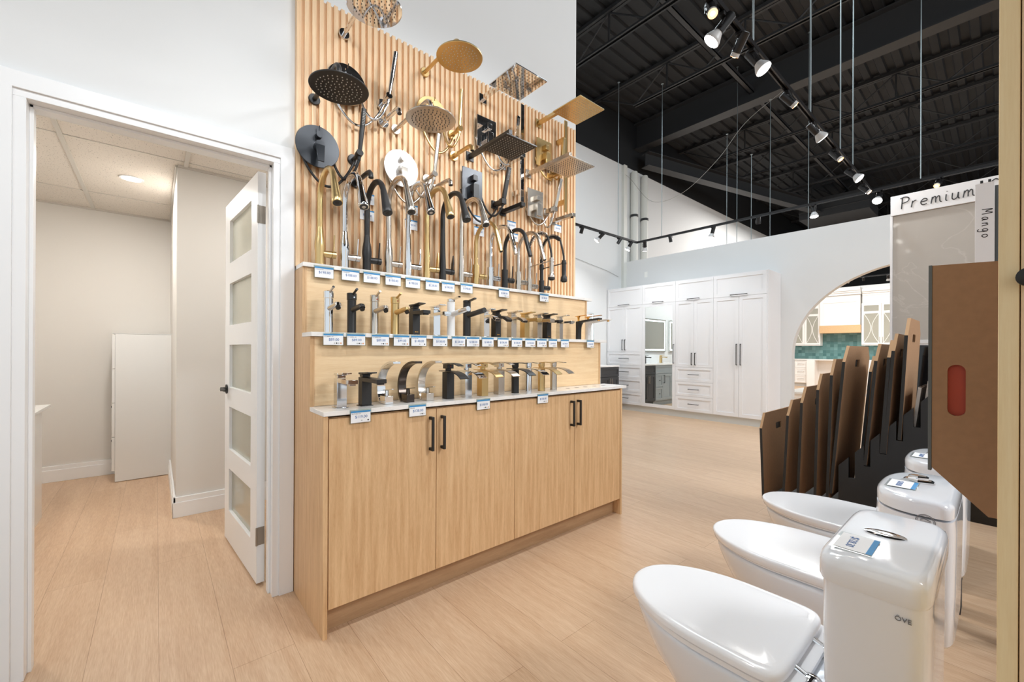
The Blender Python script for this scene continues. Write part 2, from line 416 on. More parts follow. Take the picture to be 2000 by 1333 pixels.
g.add([(-.445, YW - .02, zo), (.511, YW - .02, zo), (.449, YW - .02, zi), (-.384, YW - .02, zi), (-.445, YW - .0005, zo), (.511, YW - .0005, zo), (.449, YW - .0005, zi), (-.384, YW - .0005, zi)],
      [(0, 1, 2, 3), (4, 7, 6, 5), (0, 4, 5, 1), (3, 2, 6, 7)])
struct('trim_3', g, 'trim', bevel=.0012)

# five-light door, swung into the small room
door = thing('glazed_door', 'white door with five frosted panes standing open into the small room', 'door', (.417, 2.395, .012), math.radians(90 + 4.1))
DW, DT, DH = .745, .036, 2.046
rows = [(1.680, 1.933), (1.306, 1.556), (.934, 1.188), (.561, .815), (.190, .443)]
rect = lambda a0, a1, b0, b1: [(a0, b0), (a1, b0), (a1, b1), (a0, b1)]
g = G(); g.plate(rect(0, DW, 0, DH), [rect(.122, .632, a, b) for a, b in rows], lambda a, b, c: (a, c, b), DT)
build('door_leaf', g, 'trim', door, bevel=.0015)
for a, b in rows:
    g = G(); g.box(.123, .631, .014, .020, a + .001, b - .001); build('glass_pane', g, 'glass', door, smooth=False)
lv = G(); lv.lathe([(.0, .0), (.028, .0), (.028, .006), (.012, .010), (.012, .034), (0, .034)], (.69, DT, .93 - .012), axis='y')
lv.tube([(.69, DT + .028, .918), (.60, DT + .030, .918), (.575, DT + .026, .918)], .009)
build('door_lever', lv, 'black_handle', door)
lv = G(); lv.lathe([(.0, -.034), (.012, -.034), (.012, -.01), (.028, -.006), (.028, -.0), (0, 0)], (.69, 0, .918), axis='y')
lv.tube([(.69, -.028, .918), (.60, -.030, .918), (.575, -.026, .918)], .009)
build('door_lever', lv, 'black_handle', door)
lv = G(); lv.box(DW - .0005, DW + .0015, .006, .030, .89, .95); build('latch_plate', lv, 'black_handle', door)
for z in (1.79, .19):
    g = G(); g.box(-.0015, .0005, .002, .032, z, z + .088); g.rod((-.004, .036, z), (-.004, .036, z + .088), .005)
    for q in (.015, .044, .073): g.rod((-.0022, .017 + (.006 if q == .044 else 0), z + q), (-.0014, .017 + (.006 if q == .044 else 0), z + q), .0035)
    build('hinge', g, 'hinge', door)

# ---- far walls
YF = 5.26
g = G(); g.box(1.3, 24, YF, YF + .14, 0, 6.4); struct('wall_far', g, 'wall', smooth=False)
g = G(); g.box(1.41, 24, YF - .012, YF - .0005, 5.12, 6.4); struct('trim_4', g, 'black_deck', smooth=False)
# partition with the arch
XP = 7.603; AY0, AY1 = 2.147, -.85; zs = 1.10; 
cy = (AY0 + AY1) / 2; ar = (AY0 - AY1) / 2
hole = [(AY1, .001), (AY0, .001)] + [(cy + ar * math.cos(math.radians(t)), zs + 1.30 * math.sin(math.radians(t))) for t in range(0, 181, 5)]
g = G(); g.plate([(-7, 0), (AY1, 0)] + [(cy - ar * math.cos(math.radians(t)), zs + 1.30 * math.sin(math.radians(t))) for t in range(0, 181, 4)] + [(AY0, 0), (YF - .001, 0), (YF - .001, 3.05), (-7, 3.03)], [], lambda a, b, c: (XP + c, a, b), .14)
struct('wall_partition', g, 'wall', angle=60)
# kitchen wall and black end wall
g = G(); g.box(17.0, 17.15, -7, YF - .001, 0, 3.25); struct('wall_kitchen', g, 'wall', smooth=False)
g = G(); g.box(22, 22.1, -9, YF, 0, 6.4); struct('wall_end', g, 'black_deck', smooth=False)
# roof deck: ribbed steel, ribs along X
g = G(); ys = []
y = -9.0; top = 6.12; prof = []
while y < YF:
    prof += [(y, top), (y + .09, top), (y + .11, top + .038), (y + .20, top + .038)]; y += .22
g2 = G(); n = len(prof)
vs = [(-6, a, b) for a, b in prof] + [(24, a, b) for a, b in prof]
g2.add(vs, [(i, i + 1, i + 1 + n, i + n) for i in range(n - 1)])
dk = struct('ceiling_deck', g2, 'black_deck', smooth=False); dk.name = 'ceiling.001'
def joist(x, zb, label, y1=YF - .03, yb=4.35):
    t = thing('roof_joist', label, 'joist', (x, 0, zb), 0, 'black roof joists')
    g = G()
    for s in (-.045, .012):
        g.box(s, s + .033, -9, yb, 0, .008); g.box(s if s > 0 else s + .025, s + (.008 if s > 0 else .033), -9, yb, 0, .05)
    build('bottom_chord', g, 'black_steel', t, smooth=False)
    g = G(); g.box(-.05, -.008, -9, y1, .46, .515); g.box(.008, .05, -9, y1, .46, .515); build('top_chord', g, 'black_steel', t, smooth=False)
    g = G(); y = yb - .02; up_ = False; k = 0
    g.rod((0, yb - .05, .01), (0, y1 - .1, .47), .013, n=6)
    while y > -8:
        g.rod((0, y, .02), (0, y - .62, .47), .013, n=6); g.rod((0, y - .62, .47), (0, y - 1.24, .02), .013, n=6)
        g.box(-.012, .012, y - .632, y - .608, .02, .47); y -= 1.24
    build('web_bracing', g, 'black_steel', t, smooth=False)
nm = ['nearest', 'second nearest', 'third', 'fourth', 'fifth', 'sixth', 'seventh', 'eighth', 'ninth']
for i, x in enumerate((3.35, 4.98, 6.59, 9.9, 11.44, 13.2, 14.9, 16.6, 18.4)):
    joist(x, 5.6, 'black open-web steel roof joist, %s in the row under the deck' % nm[i])
g = G(); g.box(-.12, .12, -9, YF - .02, 0, .02); g.box(-.008, .008, -9, YF - .02, .02, .535); g.box(-.12, .12, -9, YF - .02, .535, .555)
tag(build('roof_girder', g, 'black_steel', loc=(8.05, 0, 5.56), smooth=False), 'deep black steel roof girder running above the arched partition', 'girder')
g = G(); g.box(-6, 24, -.04, .04, 0, .012); g.box(-6, 24, -.04, -.03, 0, .07); g.box(-6, 24, .03, .04, 0, .07)
tag(build('bridging_channel', g, 'black_steel', loc=(0, 2.9, 5.75), smooth=False), 'long black steel channel crossing the joists above the near track', 'channel')
# sloping beam below the girder
a, b = Vector((8.0, 5.0, 5.28)), Vector((17.9, 2.6, 5.28)); d = (b - a)
g = G(); L_ = d.length; g.box(0, L_, -.11, .11, -.15, -.135); g.box(0, L_, -.008, .008, -.135, .135); g.box(0, L_, -.11, .11, .135, .15)
tag(build('diagonal_beam', g, 'black_steel', loc=a, rot=(0, 0, math.atan2(d.y, d.x)), smooth=False), 'black steel beam running diagonally from the white column corner', 'beam')
g = G(); g.rod((0, 0, 0), (0, -7, 0), .28, n=20)
tag(build('round_duct', g, 'black_steel', loc=(13.9, 5.0, 3.95)), 'dark round air duct hanging behind the partition', 'duct')
g = G(); g.box(0, 1.2, -1.6, 0, 0, .55); g.box(-.01, 1.21, -1.61, .01, .2, .23)
tag(build('roof_unit', g, 'black_steel', loc=(14.4, 3.9, 5.0), bevel=.01), 'black boxed air unit hanging under the far joists', 'air unit')
# corner column and pipes
g = G(); g.box(-.04, .04, -.06, 0, 0, 5.1); g.box(-.055, .055, -.075, -.06, 0, 5.1)
tag(build('corner_column', g, 'pipe', loc=(7.56, YF - .001, 0), smooth=False), 'slim white steel column in the corner behind the tall cabinets', 'column')
for i, (x, zt, r) in enumerate(((7.86, 4.98, .075), (8.26, 5.0, .075))):
    t = thing('wall_pipe', ['thick white pipe beside the corner column, the one closer to it', 'thick white pipe further from the corner column'][i], 'pipe', (x, YF - .09, 0), 0, 'white wall pipes')
    g = G(); g.lathe([(0, 2.5), (r, 2.5), (r, zt), (r * .8, zt + .05), (0, zt + .07)], n=18); build('pipe_run', g, 'pipe', t)
    g = G(); g.lathe([(r + .001, 4.05), (r + .008, 4.05), (r + .008, 4.1), (r + .001, 4.1)], n=18); g.box(-.02, .02, .07, .088, 4.05, 4.1); build('pipe_clamp', g, 'black_steel', t)
def cable(name, pts, r, label, m='cable'):
    # Catmull-Rom through pts
    P = [Vector(p) for p in pts]; P = [2 * P[0] - P[1]] + P + [2 * P[-1] - P[-2]]; out = []
    for i in range(1, len(P) - 2):
        for k in range(8):
            t = k / 8; out.append(.5 * ((2 * P[i]) + (-P[i - 1] + P[i + 1]) * t + (2 * P[i - 1] - 5 * P[i] + 4 * P[i + 1] - P[i + 2]) * t * t + (-P[i - 1] + 3 * P[i] - 3 * P[i + 1] + P[i + 2]) * t ** 3))
    out.append(P[-2])
    if label is None: return out
    g = G(); g.tube(out, r, 6); return tag(build(name, g, m), label, 'cable')
cable('loose_cable', [(7.95, 2.3, 5.56), (7.3, 2.72, 4.9), (7.25, 3.15, 4.42), (7.3, 3.8, 4.05), (7.45, 4.5, 4.12), (7.55, 5.05, 4.75), (7.56, 5.19, 4.9)], .0035, 'thin loose cable drooping from the joists to the corner column')
cable('wall_cable', [(5.95, YF - .012, 2.93), (6.5, YF - .012, 2.86), (7.0, YF - .012, 2.80), (7.4, YF - .012, 2.72)], .0035, 'thin cable clipped along the white wall beneath the track')
g = G(); g.box(-.002, .0, -.035, .035, -.057, .057); o = build('wall_outlet', g, 'plate_sw', loc=(XP - .0005, 4.72, 2.72), bevel=.001)
tag(o, 'white outlet plate on the partition above the tall cabinets', 'outlet')

# ================================================================== DISPLAY UNIT
XL, XR = .514, 2.553
disp = thing('display_cabinet', 'stepped oak display cabinet with two ledges and black-handled doors', 'display cabinet', (XL, YW, 0))
def loc_x(x): return x - XL
YC, YB, YA = 1.773, 1.968, 2.10       # front planes of cabinet, middle step, upper step
for x0, x1 in ((XL, XL + .018), (XR - .018, XR)):
    g = G(); o = -YW
    poly = [(YC, 0), (YW - .002, 0), (YW - .002, 1.560), (YA + .0, 1.560), (YA, 1.2335), (YB, 1.2335), (YB, .904), (YC, .904)]
    g.plate([(a + o, b) for a, b in poly], [], lambda a, b, c, x0=x0: (loc_x(x0) + c, a, b), .018)
    build('side_panel', g, 'oak_v', disp, smooth=False)
def dbox(name, m, x0, x1, y0, y1, z0, z1, **k):
    g = G(); g.box(loc_x(x0), loc_x(x1), y0 - YW, y1 - YW, z0, z1); return build(name, g, m, disp, **k)
dbox('upper_back_panel', 'oak_h', XL + .0185, XR - .0185, YA + .003, YA + .018, 1.254, 1.559, smooth=False)
dbox('lower_back_panel', 'oak_h', XL + .0185, XR - .0185, YB + .003, YB + .018, .924, 1.2325, smooth=False)
dbox('carcass', 'oak_v', XL + .0185, XR - .0185, YC + .022, YC + .036, .113, .895, smooth=False)
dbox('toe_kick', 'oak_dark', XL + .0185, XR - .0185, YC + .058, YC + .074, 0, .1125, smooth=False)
dx = [.5345, 1.034, 1.536, 2.039, 2.5325]
for i in range(4):
    g = G(); g.box(0, dx[i + 1] - dx[i] - .003, 0, .018, 0, .778)
    d_ = build('cabinet_door', g, 'oak_v', disp, bevel=.0008, loc=(loc_x(dx[i] + .0015), YC + .002 - YW, .114))
    hx = (dx[i + 1] - dx[i] - .003 - .034) if i % 2 == 0 else .026
    h = G(); h.box(hx - .006, hx + .006, -.034, -.024, .583, .744); h.box(hx - .006, hx + .006, -.026, -.0002, .583, .597); h.box(hx - .006, hx + .006, -.026, -.0002, .730, .744)
    build('handle', h, 'black_handle', d_, bevel=.0012)
# ledges
for nm_, lab, x0, x1, y0, y1, z0, z1 in (
        ('quartz_counter', 'white quartz counter on top of the oak cabinet', XL - .001, 2.598, 1.768, YB - .0005, .905, .9235),
        ('quartz_ledge', 'middle white quartz ledge holding the basin faucets', XL - .001, 2.604, YB - .02, YA - .0005, 1.234, 1.2535),
        ('quartz_ledge', 'topmost white quartz ledge under the fluted panel', XL - .001, 2.602, YA - .012, 2.213, 1.561, 1.5805)):
    g = G(); g.box(x0, x1, y0, y1, z0, z1)
    if z0 < 1:
        g.m(1)
        for hxp in (2.08, 2.17, 2.26, 2.36, 2.46): g.rod((hxp, 1.87, z1 - .001), (hxp, 1.87, z1 + .0004), .016)  # faucet holes drawn as flat dark discs, their inner shade put in as colour
    tag(build(nm_, g, ['quartz', 'rubber'], bevel=.0012), lab, 'ledge')
# fluted slat panel
g = G(); X0s = .5125; X1s = 2.552; per = .03475
g.box(X0s, X1s, 2.231, YW - .0005, 1.5815, 2.932)
x = X0s
while x < X1s - .01:
    g.box(x, min(x + .0185, X1s), 2.216, 2.231, 1.5815, 2.935); x += per
tag(build('fluted_wall_panel', g, 'oak_slat', smooth=False), 'tall vertical oak slat panel behind the faucets and shower heads', 'wall panel')
g = G(); g.box(.5115 + 0, .5120, 2.2145, YW - .001, 1.583, 2.93)

# ================================================================== FAUCETS
def kitchen_faucet(x, style, m, label, top, zout, handle='pin', z=1.5805, yb=2.145):
    t = thing('kitchen_faucet', label, 'faucet', (x, yb, z), 0, 'kitchen faucets on the top ledge')
    R = .106; zc = top - z - R
    rt = .0140 if style != 'straight' else .0125
    body = G()
    if style == 'bulb':
        body.lathe([(0, 0), (.021, 0), (.021, .06), (.024, .09), (.024, .105), (.0215, .13), (.0165, .158), (rt + .001, .182), (rt, .188), (0, .188)])
        z0 = .186
    elif style == 'cone':
        body.lathe([(0, 0), (.0205, 0), (.0195, .08), (.0155, .2), (rt + .0005, .285), (0, .285)]); z0 = .284
    elif style == 'straight':
        body.lathe([(0, 0), (.021, 0), (.021, .128), (0, .128)], n=28); z0 = .126; rt = .0125
    build('faucet_body', body, m, t)
    end = 158 if style != 'straight' else 160
    pts = [(0, 0, z0 + k * (zc - z0) / 6) for k in range(7)]
    A = arc(-R, zc, R, 0, end, 22)
    pts += A[1:]
    sp = G(); sp.tube(pts, rt, 16); build('spout_tube', sp, m, t)
    e = Vector(A[-1]); tan = Vector((0, math.cos(math.radians(end + 90)), math.sin(math.radians(end + 90))))
    ln = (e.z - (zout - z)) / abs(tan.z)
    w_ = G()
    if style == 'straight':
        w_.tube([e, e + tan * ln], [rt + .0015, rt + .0005], 16); build('spray_wand', w_, m, t)
        wb = G(); c = e + tan * (ln * .45); nrm = Vector((0, tan.z, -tan.y)); nrm = nrm if nrm.y < 0 else -nrm
        c2 = c + nrm * (rt * .98); wb.tube([c2 - tan * .022, c2 + tan * .022], [.0055, .0055], 8); build('spray_button', wb, 'rubber' if m == 'matte_black' else m, t)
    else:
        w_.tube([e, e + tan * .006, e + tan * .05, e + tan * ln * .85, e + tan * (ln - .003), e + tan * ln], [rt, rt + .0012, rt + .003, .0225, .0240, .0225], 24); build('spray_head', w_, m, t)
    ae = G(); q = e + tan * (ln + .0003); ae.tube([q - tan * .001, q + tan * .0008], [.0195 if style != 'straight' else .010] * 2, 20); ar_ = build('aerator', ae, 'gunmetal', t)
    ae = G(); ae.tube([q + tan * .0009, q + tan * .0022], [.009, .008], 16); build('aerator_core', ae, 'grey_nozzle' if m == 'chrome' else 'rubber', ar_)
    side_handle(t, m, handle, .012 if style != 'straight' else .018)
    return t
def side_handle(t, m, handle, x0, z=.062):
    h = G(); h.rod((x0, 0, z), (.052, 0, z), .0165, n=20); build('handle_collar', h, m, t)
    h = G(); h.rod((.054, 0, z), (.074, 0, z), .0172, n=20)
    h2 = G()
    if handle == 'pin': h2.rod((.064, 0, z + .012), (.067, -.004, z + .098), .0036, n=8)
    else: h2.tube([(.066, 0, z + .01), (.069, -.002, z + .05), (.071, -.004, z + .1)], 0, sq=([.006, .006, .003], [.02, .024, .008]))
    hb = build('handle_cap', h, m, t); build('lever', h2, m, hb)
KF = [
 (.602, 'bulb', 'brass', 'brushed brass pull-down kitchen faucet with bell-shaped body nearest the doorway', 2.012, 1.818, 'pin'),
 (.719, 'bulb', 'chrome', 'polished chrome pull-down kitchen faucet with bell-shaped body on the top ledge', 2.018, 1.827, 'pin'),
 (.833, 'bulb', 'matte_black', 'matte black pull-down kitchen faucet with bell-shaped body on the top ledge', 2.012, 1.823, 'pin'),
 (.951, 'bulb', 'nickel', 'brushed nickel pull-down kitchen faucet with bell-shaped body and pin lever', 2.063, 1.851, 'pin'),
 (1.065, 'cone', 'chrome', 'polished chrome kitchen faucet with tapered body and blade lever', 2.064, 1.876, 'blade'),
 (1.182, 'cone', 'brass', 'brushed brass kitchen faucet with long tapered body and blade lever', 2.067, 1.879, 'blade'),
 (1.286, 'cone', 'matte_black', 'matte black kitchen faucet with long tapered body and blade lever', 2.067, 1.882, 'blade'),
 (1.416, 'cone', 'nickel', 'brushed nickel kitchen faucet with long tapered body and blade lever', 2.064, 1.882, 'blade'),
 (1.527, 'straight', 'brass', 'brushed brass kitchen faucet with straight cylinder base and slim wand', 1.948, 1.75, 'pin'),
 (1.641, 'straight', 'chrome', 'polished chrome kitchen faucet with straight cylinder base and slim wand', 1.948, 1.752, 'pin'),
 (1.761, 'straight', 'matte_black', 'matte black kitchen faucet with straight cylinder base and slim wand', 1.950, 1.758, 'pin'),
 (1.879, 'straight', 'nickel', 'brushed nickel kitchen faucet with straight cylinder base and slim wand', 1.952, 1.75, 'pin')]
for f in KF: kitchen_faucet(f[0], f[1], f[2], f[3], f[4], f[5], f[6])
def spring_faucet(x, m, label, z=1.5805, yb=2.145):
    t = thing('spring_faucet', label, 'faucet', (x, yb, z), 0, 'kitchen faucets on the top ledge')
    g = G(); g.lathe([(0, 0), (.019, 0), (.019, .095), (.0135, .097), (.0135, .17), (.0165, .172), (.0165, .205), (.0125, .207), (.0125, .245), (0, .245)]); build('faucet_body', g, m, t)
    R = .095; zc = .295
    path = [Vector((0, 0, .235)), Vector((0, 0, .265))] + [Vector(p) for p in arc(-R, zc, R, 0, 130, 26)]
    # coil
    cum = [0]
    for i in range(1, len(path)): cum.append(cum[-1] + (path[i] - path[i - 1]).length)
    L_ = cum[-1]; turns = 24; pts = []
    for k in range(turns * 10 + 1):
        s_ = L_ * k / (turns * 10); i = max(j for j in range(len(cum)) if cum[j] <= s_ + 1e-9); i = min(i, len(path) - 2)
        f = (s_ - cum[i]) / (cum[i + 1] - cum[i]); p = path[i].lerp(path[i + 1], f); T = (path[i + 1] - path[i]).normalized()
        u = Vector((1, 0, 0)); v = T.cross(u); a = 2 * math.pi * k / 10
        pts.append(p + (u * math.cos(a) + v * math.sin(a)) * .0135)
    g = G(); g.tube(pts, .0019, 5); build('coil_spring', g, 'chrome' if m == 'nickel' else m, t)
    g = G(); e = path[-1]; T = (path[-1] - path[-2]).normalized()
    hose = list(path) + [e + T * .03, Vector((0, -.205, .27)), Vector((0, -.213, .235)), Vector((0, -.215, .205))]
    g.tube(hose, .0072, 10); build('supply_hose', g, 'rubber', t)
    g = G(); g.tube([e - T * .006, e + T * .018], [.0155, .0135], 16); build('coil_collar', g, m, t)
    g = G(); g.lathe([(0, .205), (.0145, .205), (.0155, .14), (.0145, .105), (.0155, .1), (.0215, .09), (.0215, .076), (0, .076)], (0, -.215, 0)); build('spray_head', g, m, t)
    g = G(); g.lathe([(0, .0755), (.0225, .0755), (.0225, .062), (0, .062)], (0, -.215, 0)); g.lathe([(0, .062), (.015, .062), (.014, .057), (0, .057)], (0, -.215, 0)); build('spray_face', g, 'rubber', t)
    g = G(); g.rod((0, -.012, .178), (0, -.202, .186), .0036, n=8); g.lathe([(.0150, .18), (.0175, .18), (.0175, .192), (.0150, .192)], (0, -.215, 0)); build('support_arm', g, m, t)
    side_handle(t, m, 'pin', .016, .045)
spring_faucet(1.983, 'nickel', 'brushed nickel spring-coil kitchen faucet with hanging spray head')
spring_faucet(2.103, 'matte_black', 'matte black spring-coil kitchen faucet with hanging spray head')

GM = 'basin faucets on the middle ledge'; GL = 'basin faucets on the counter'
def dotmark(g, x, y, z, r=.003): g.rod((x, y, z), (x, y - .001, z), r, n=10)
def pillar_faucet(x, m, label, z=1.2535, y=2.02):
    t = thing('basin_faucet', label, 'faucet', (x, y, z), 0, GM)
    g = G(); g.lathe([(0, 0), (.0215, 0), (.0205, .004), (.0205, .158), (0, .158)], n=28); build('faucet_body', g, m, t)
    g = G(); g.lathe([(0, .160), (.0225, .160), (.0225, .190), (.021, .192), (0, .192)], n=28)
    c = build('faucet_cap', g, m, t)
    g = G(); g.rod((0, -.014, .184), (.002, -.064, .206), .0052, .006, n=12); build('pin_lever', g, m, c)
    g = G(); dotmark(g, .004, -.0222, .171, .0038); build('temperature_mark', g, 'red' if m in ('nickel', 'brass') else 'chrome', c)
    g = G(); g.tube([(0, -.008, .112), (0, -.12, .122), (0, -.132, .120), (0, -.137, .112)], [.0125, .0125, .013, .0125], 16); build('spout', g, m, t)
    g = G(); g.rod((0, -.1285, .113), (0, -.137, .104), .0105, n=16); build('aerator', g, 'rubber', t)
def slim_round(x, m, cap, tip, label, z=1.2535, y=2.02):
    t = thing('basin_faucet', label, 'faucet', (x, y, z), 0, GM)
    g = G(); g.lathe([(0, 0), (.0225, 0), (.0225, .193), (0, .193)], n=28); build('faucet_body', g, m, t)
    g = G(); g.lathe([(0, .195), (.0225, .195), (.0225, .208), (.02, .210), (0, .210)], n=28)
    c = build('faucet_cap', g, cap, t)
    g = G(); g.tube([(0, -.01, .203), (0, -.085, .215)], 0, sq=(.014, .008)); build('flat_lever', g, cap, c)
    g = G(); g.rod((0, -.01, .122), (0, -.095, .133), .0145, n=20); build('spout', g, m, t)
    g = G(); g.rod((0, -.0952, .133), (0, -.172, .143), .0143, n=20); build('spout_tip', g, tip, t)
def square_faucet(x, m, label, z=1.2535, y=2.02, group=GM, w_=.042, d=.046, h=.135, zs=.115, L=.135, lift=0, curve=False, tip=None, name='basin_faucet', logo=False, slim=.0175):
    t = thing(name, label, 'faucet', (x, y, z), 0, group)
    g = G(); g.box(-w_ / 2, w_ / 2, -d / 2, d / 2, .003, h); g.box(-w_ / 2 - .006, w_ / 2 + .006, -d / 2 - .006, d / 2 + .006, 0, .003)
    build('faucet_body', g, m, t, bevel=.0012)
    g = G()
    if curve:
        pts = [(0, -d / 2 + .005, zs + .004), (0, -d / 2 - .03, zs + .008), (0, -d / 2 - .06, zs + .004), (0, -d / 2 - .085, zs - .006), (0, -d / 2 - .105, zs - .018)]
        g.tube(pts, 0, sq=(w_ * .95, .016)); build('spout', g, m, t, bevel=.001)
        g = G(); a_, b_ = Vector(pts[-1]), Vector(pts[-2]); dd = (a_ - b_).normalized(); g.tube([a_ + dd * .0002, a_ + dd * .0012], 0, sq=(w_ * .8, .011)); build('aerator', g, 'rubber', t)
    else:
        g.box(-w_ / 2 * .98, w_ / 2 * .98, -L, -d / 2 + .004, zs - slim / 2, zs + slim / 2); build('spout', g, m, t, bevel=.0012)
        g = G(); g.box(-w_ / 2 * .6, w_ / 2 * .6, -L + .004, -L + .024, zs - slim / 2 - .006, zs - slim / 2 - .0002); build('aerator', g, tip or m, t, bevel=.001)
    g = G(); g.box(-w_ / 2 * .8, w_ / 2 * .8, -d / 2 * .8, d / 2 * .8, h + .0015, h + .012); lb = build('lever_base', g, m, t, bevel=.001)
    g = G(); g.box(-w_ / 2, w_ / 2, -d / 2 - .002, d / 2, h + .0125, h + .0215); g.tube([(0, -d / 2, h + .018), (0, -d / 2 - .062, h + .023 + lift)], 0, sq=(w_ * .95, .006)); build('lever', g, m, lb, bevel=.001)
    if logo:
        g = G(); g.box(-.008, -.004, -d / 2 - .0006, -d / 2 - .0001, .014, .020); g.box(-.002, .010, -d / 2 - .0006, -d / 2 - .0001, .015, .018); build('gold_logo', g, 'gold', t, smooth=False)
def flare_faucet(x, m, label, z=1.2535, y=2.02):
    t = thing('basin_faucet', label, 'faucet', (x, y, z), 0, GM)
    g = G()
    rings = []
    for zz, a, c in ((0, .019, 0), (.05, .0185, 0), (.085, .0185, -.001), (.105, .0195, -.003), (.12, .021, -.008), (.128, .0215, -.014), (.1335, .0215, -.016)):
        rings.append([(a * (abs(math.cos(q)) ** .7) * (1 if math.cos(q) > 0 else -1), c + (.018 + max(0, -c) * 1.1) * (abs(math.sin(q)) ** .7) * (1 if math.sin(q) > 0 else -1), zz) for q in [2 * math.pi * k / 24 for k in range(24)]])
    g.loft(rings); build('faucet_body', g, m, t, angle=50)
    g = G(); g.tube([(0, .0, .1265), (0, -.06, .134), (0, -.13, .140), (0, -.2, .1445)], 0, sq=([.042, .040, .038, .037], [.014, .013, .012, .011])); build('spout', g, m, t, bevel=.002)
    g = G(); g.rod((0, -.183, .1375), (0, -.183, .1295), .0095, n=16); build('aerator', g, 'gold', t)
    g = G(); g.lathe([(0, .134), (.008, .134), (.007, .15), (.009, .163), (.014, .170), (0, .171)]); st = build('lever_stem', g, 'gold', t)
    g = G(); g.tube([(0, .022, .1705), (0, -.03, .174), (0, -.125, .179)], 0, sq=([.028, .026, .018], [.0045, .004, .003])); build('lever', g, 'gold', st, bevel=.001)
for x_, m_, n_ in ((.606, 'chrome', 'polished chrome round basin faucet with pin lever at the ledge corner'), (.712, 'matte_black', 'matte black round basin faucet with pin lever and short spout'),
                   (.824, 'nickel', 'brushed nickel round basin faucet with pin lever and red mark'), (.932, 'brass', 'brushed brass round basin faucet with pin lever and red mark')):
    pillar_faucet(x_, m_, n_)
square_faucet(1.041, 'matte_black', 'matte black square basin faucet beside the round brass one', h=.140, logo=True)
square_faucet(1.164, 'chrome', 'polished chrome square basin faucet next to the white faucet', h=.140)
slim_round(1.267, 'white_fin', 'chrome', 'chrome', 'white round basin faucet with chrome cap and chrome spout tip')
slim_round(1.375, 'matte_black', 'matte_black', 'matte_black', 'tall matte black round basin faucet with long cylinder spout and flat lever')
square_faucet(1.503, 'chrome', 'polished chrome square basin faucet with open curved waterfall spout', curve=True, h=.140, w_=.040)
square_faucet(1.591, 'matte_black', 'matte black square basin faucet with curved spout and gold mark', curve=True, h=.142, logo=True)
square_faucet(1.717, 'nickel', 'brushed nickel square basin faucet with curved spout on the middle ledge', curve=True, h=.142)
square_faucet(1.829, 'brass', 'brushed brass square basin faucet with straight spout on the middle ledge', h=.142, L=.14, slim=.02)
square_faucet(1.944, 'nickel', 'brushed nickel square basin faucet with straight block spout', h=.142, L=.14, slim=.02)
square_faucet(2.032, 'matte_black', 'matte black square basin faucet with thin straight spout and tiny gold mark', h=.142, L=.13, slim=.014, logo=True)
square_faucet(2.159, 'chrome', 'slim polished chrome square basin faucet before the gold-levered pair', h=.140, L=.125, slim=.014, w_=.034, d=.036)
flare_faucet(2.362, 'matte_black', 'matte black flared basin faucet with long flat gold lever')
flare_faucet(2.470, 'marble_fin', 'white marble-look flared basin faucet with long flat gold lever')

# counter faucets
square_faucet(.612, 'chrome', 'polished chrome square basin faucet at the counter corner', z=.9238, y=1.872, group=GL, h=.128, zs=.119, L=.155)
square_faucet(.721, 'matte_black', 'matte black square basin faucet standing on the white counter', z=.9238, y=1.872, group=GL, h=.128, zs=.119, L=.185, w_=.044)
def crescent(x, m, label, z=.9238, y=1.885):
    t = thing('crescent_faucet', label, 'faucet', (x, y, z), 0, GL)
    ctrl = [(0, .012, .001), (0, .03, .018), (0, .046, .05), (0, .050, .085), (0, .038, .125), (0, .008, .160), (0, -.04, .184), (0, -.088, .194), (0, -.125, .194)]
    pts = cable(None, ctrl, 0, None); n = len(pts)
    g = G(); g.tube(pts, 0, sq=([.044 - .008 * i / n for i in range(n)], [.014 - .004 * i / n for i in range(n)])); build('curved_spout', g, m, t, bevel=.001)
    g = G(); g.box(-.020, .020, -.046, .012, 0, .038); build('base_block', g, m, t, bevel=.0015)
    g = G(); g.lathe([(0, .0385), (.010, .0385), (.009, .062), (0, .062)], (0, -.018, 0)); st = build('lever_stem', g, m, t)
    g = G(); g.tube([(0, .004, .063), (0, -.03, .066), (0, -.082, .072)], 0, sq=([.018, .018, .012], [.004, .004, .003])); build('lever', g, m, st, bevel=.0008)
crescent(.822, 'chrome', 'polished chrome crescent-shaped basin faucet on the counter')
crescent(.930, 'bronze', 'dark bronze crescent-shaped basin faucet on the counter')
crescent(1.036, 'nickel', 'brushed nickel crescent-shaped basin faucet on the counter')
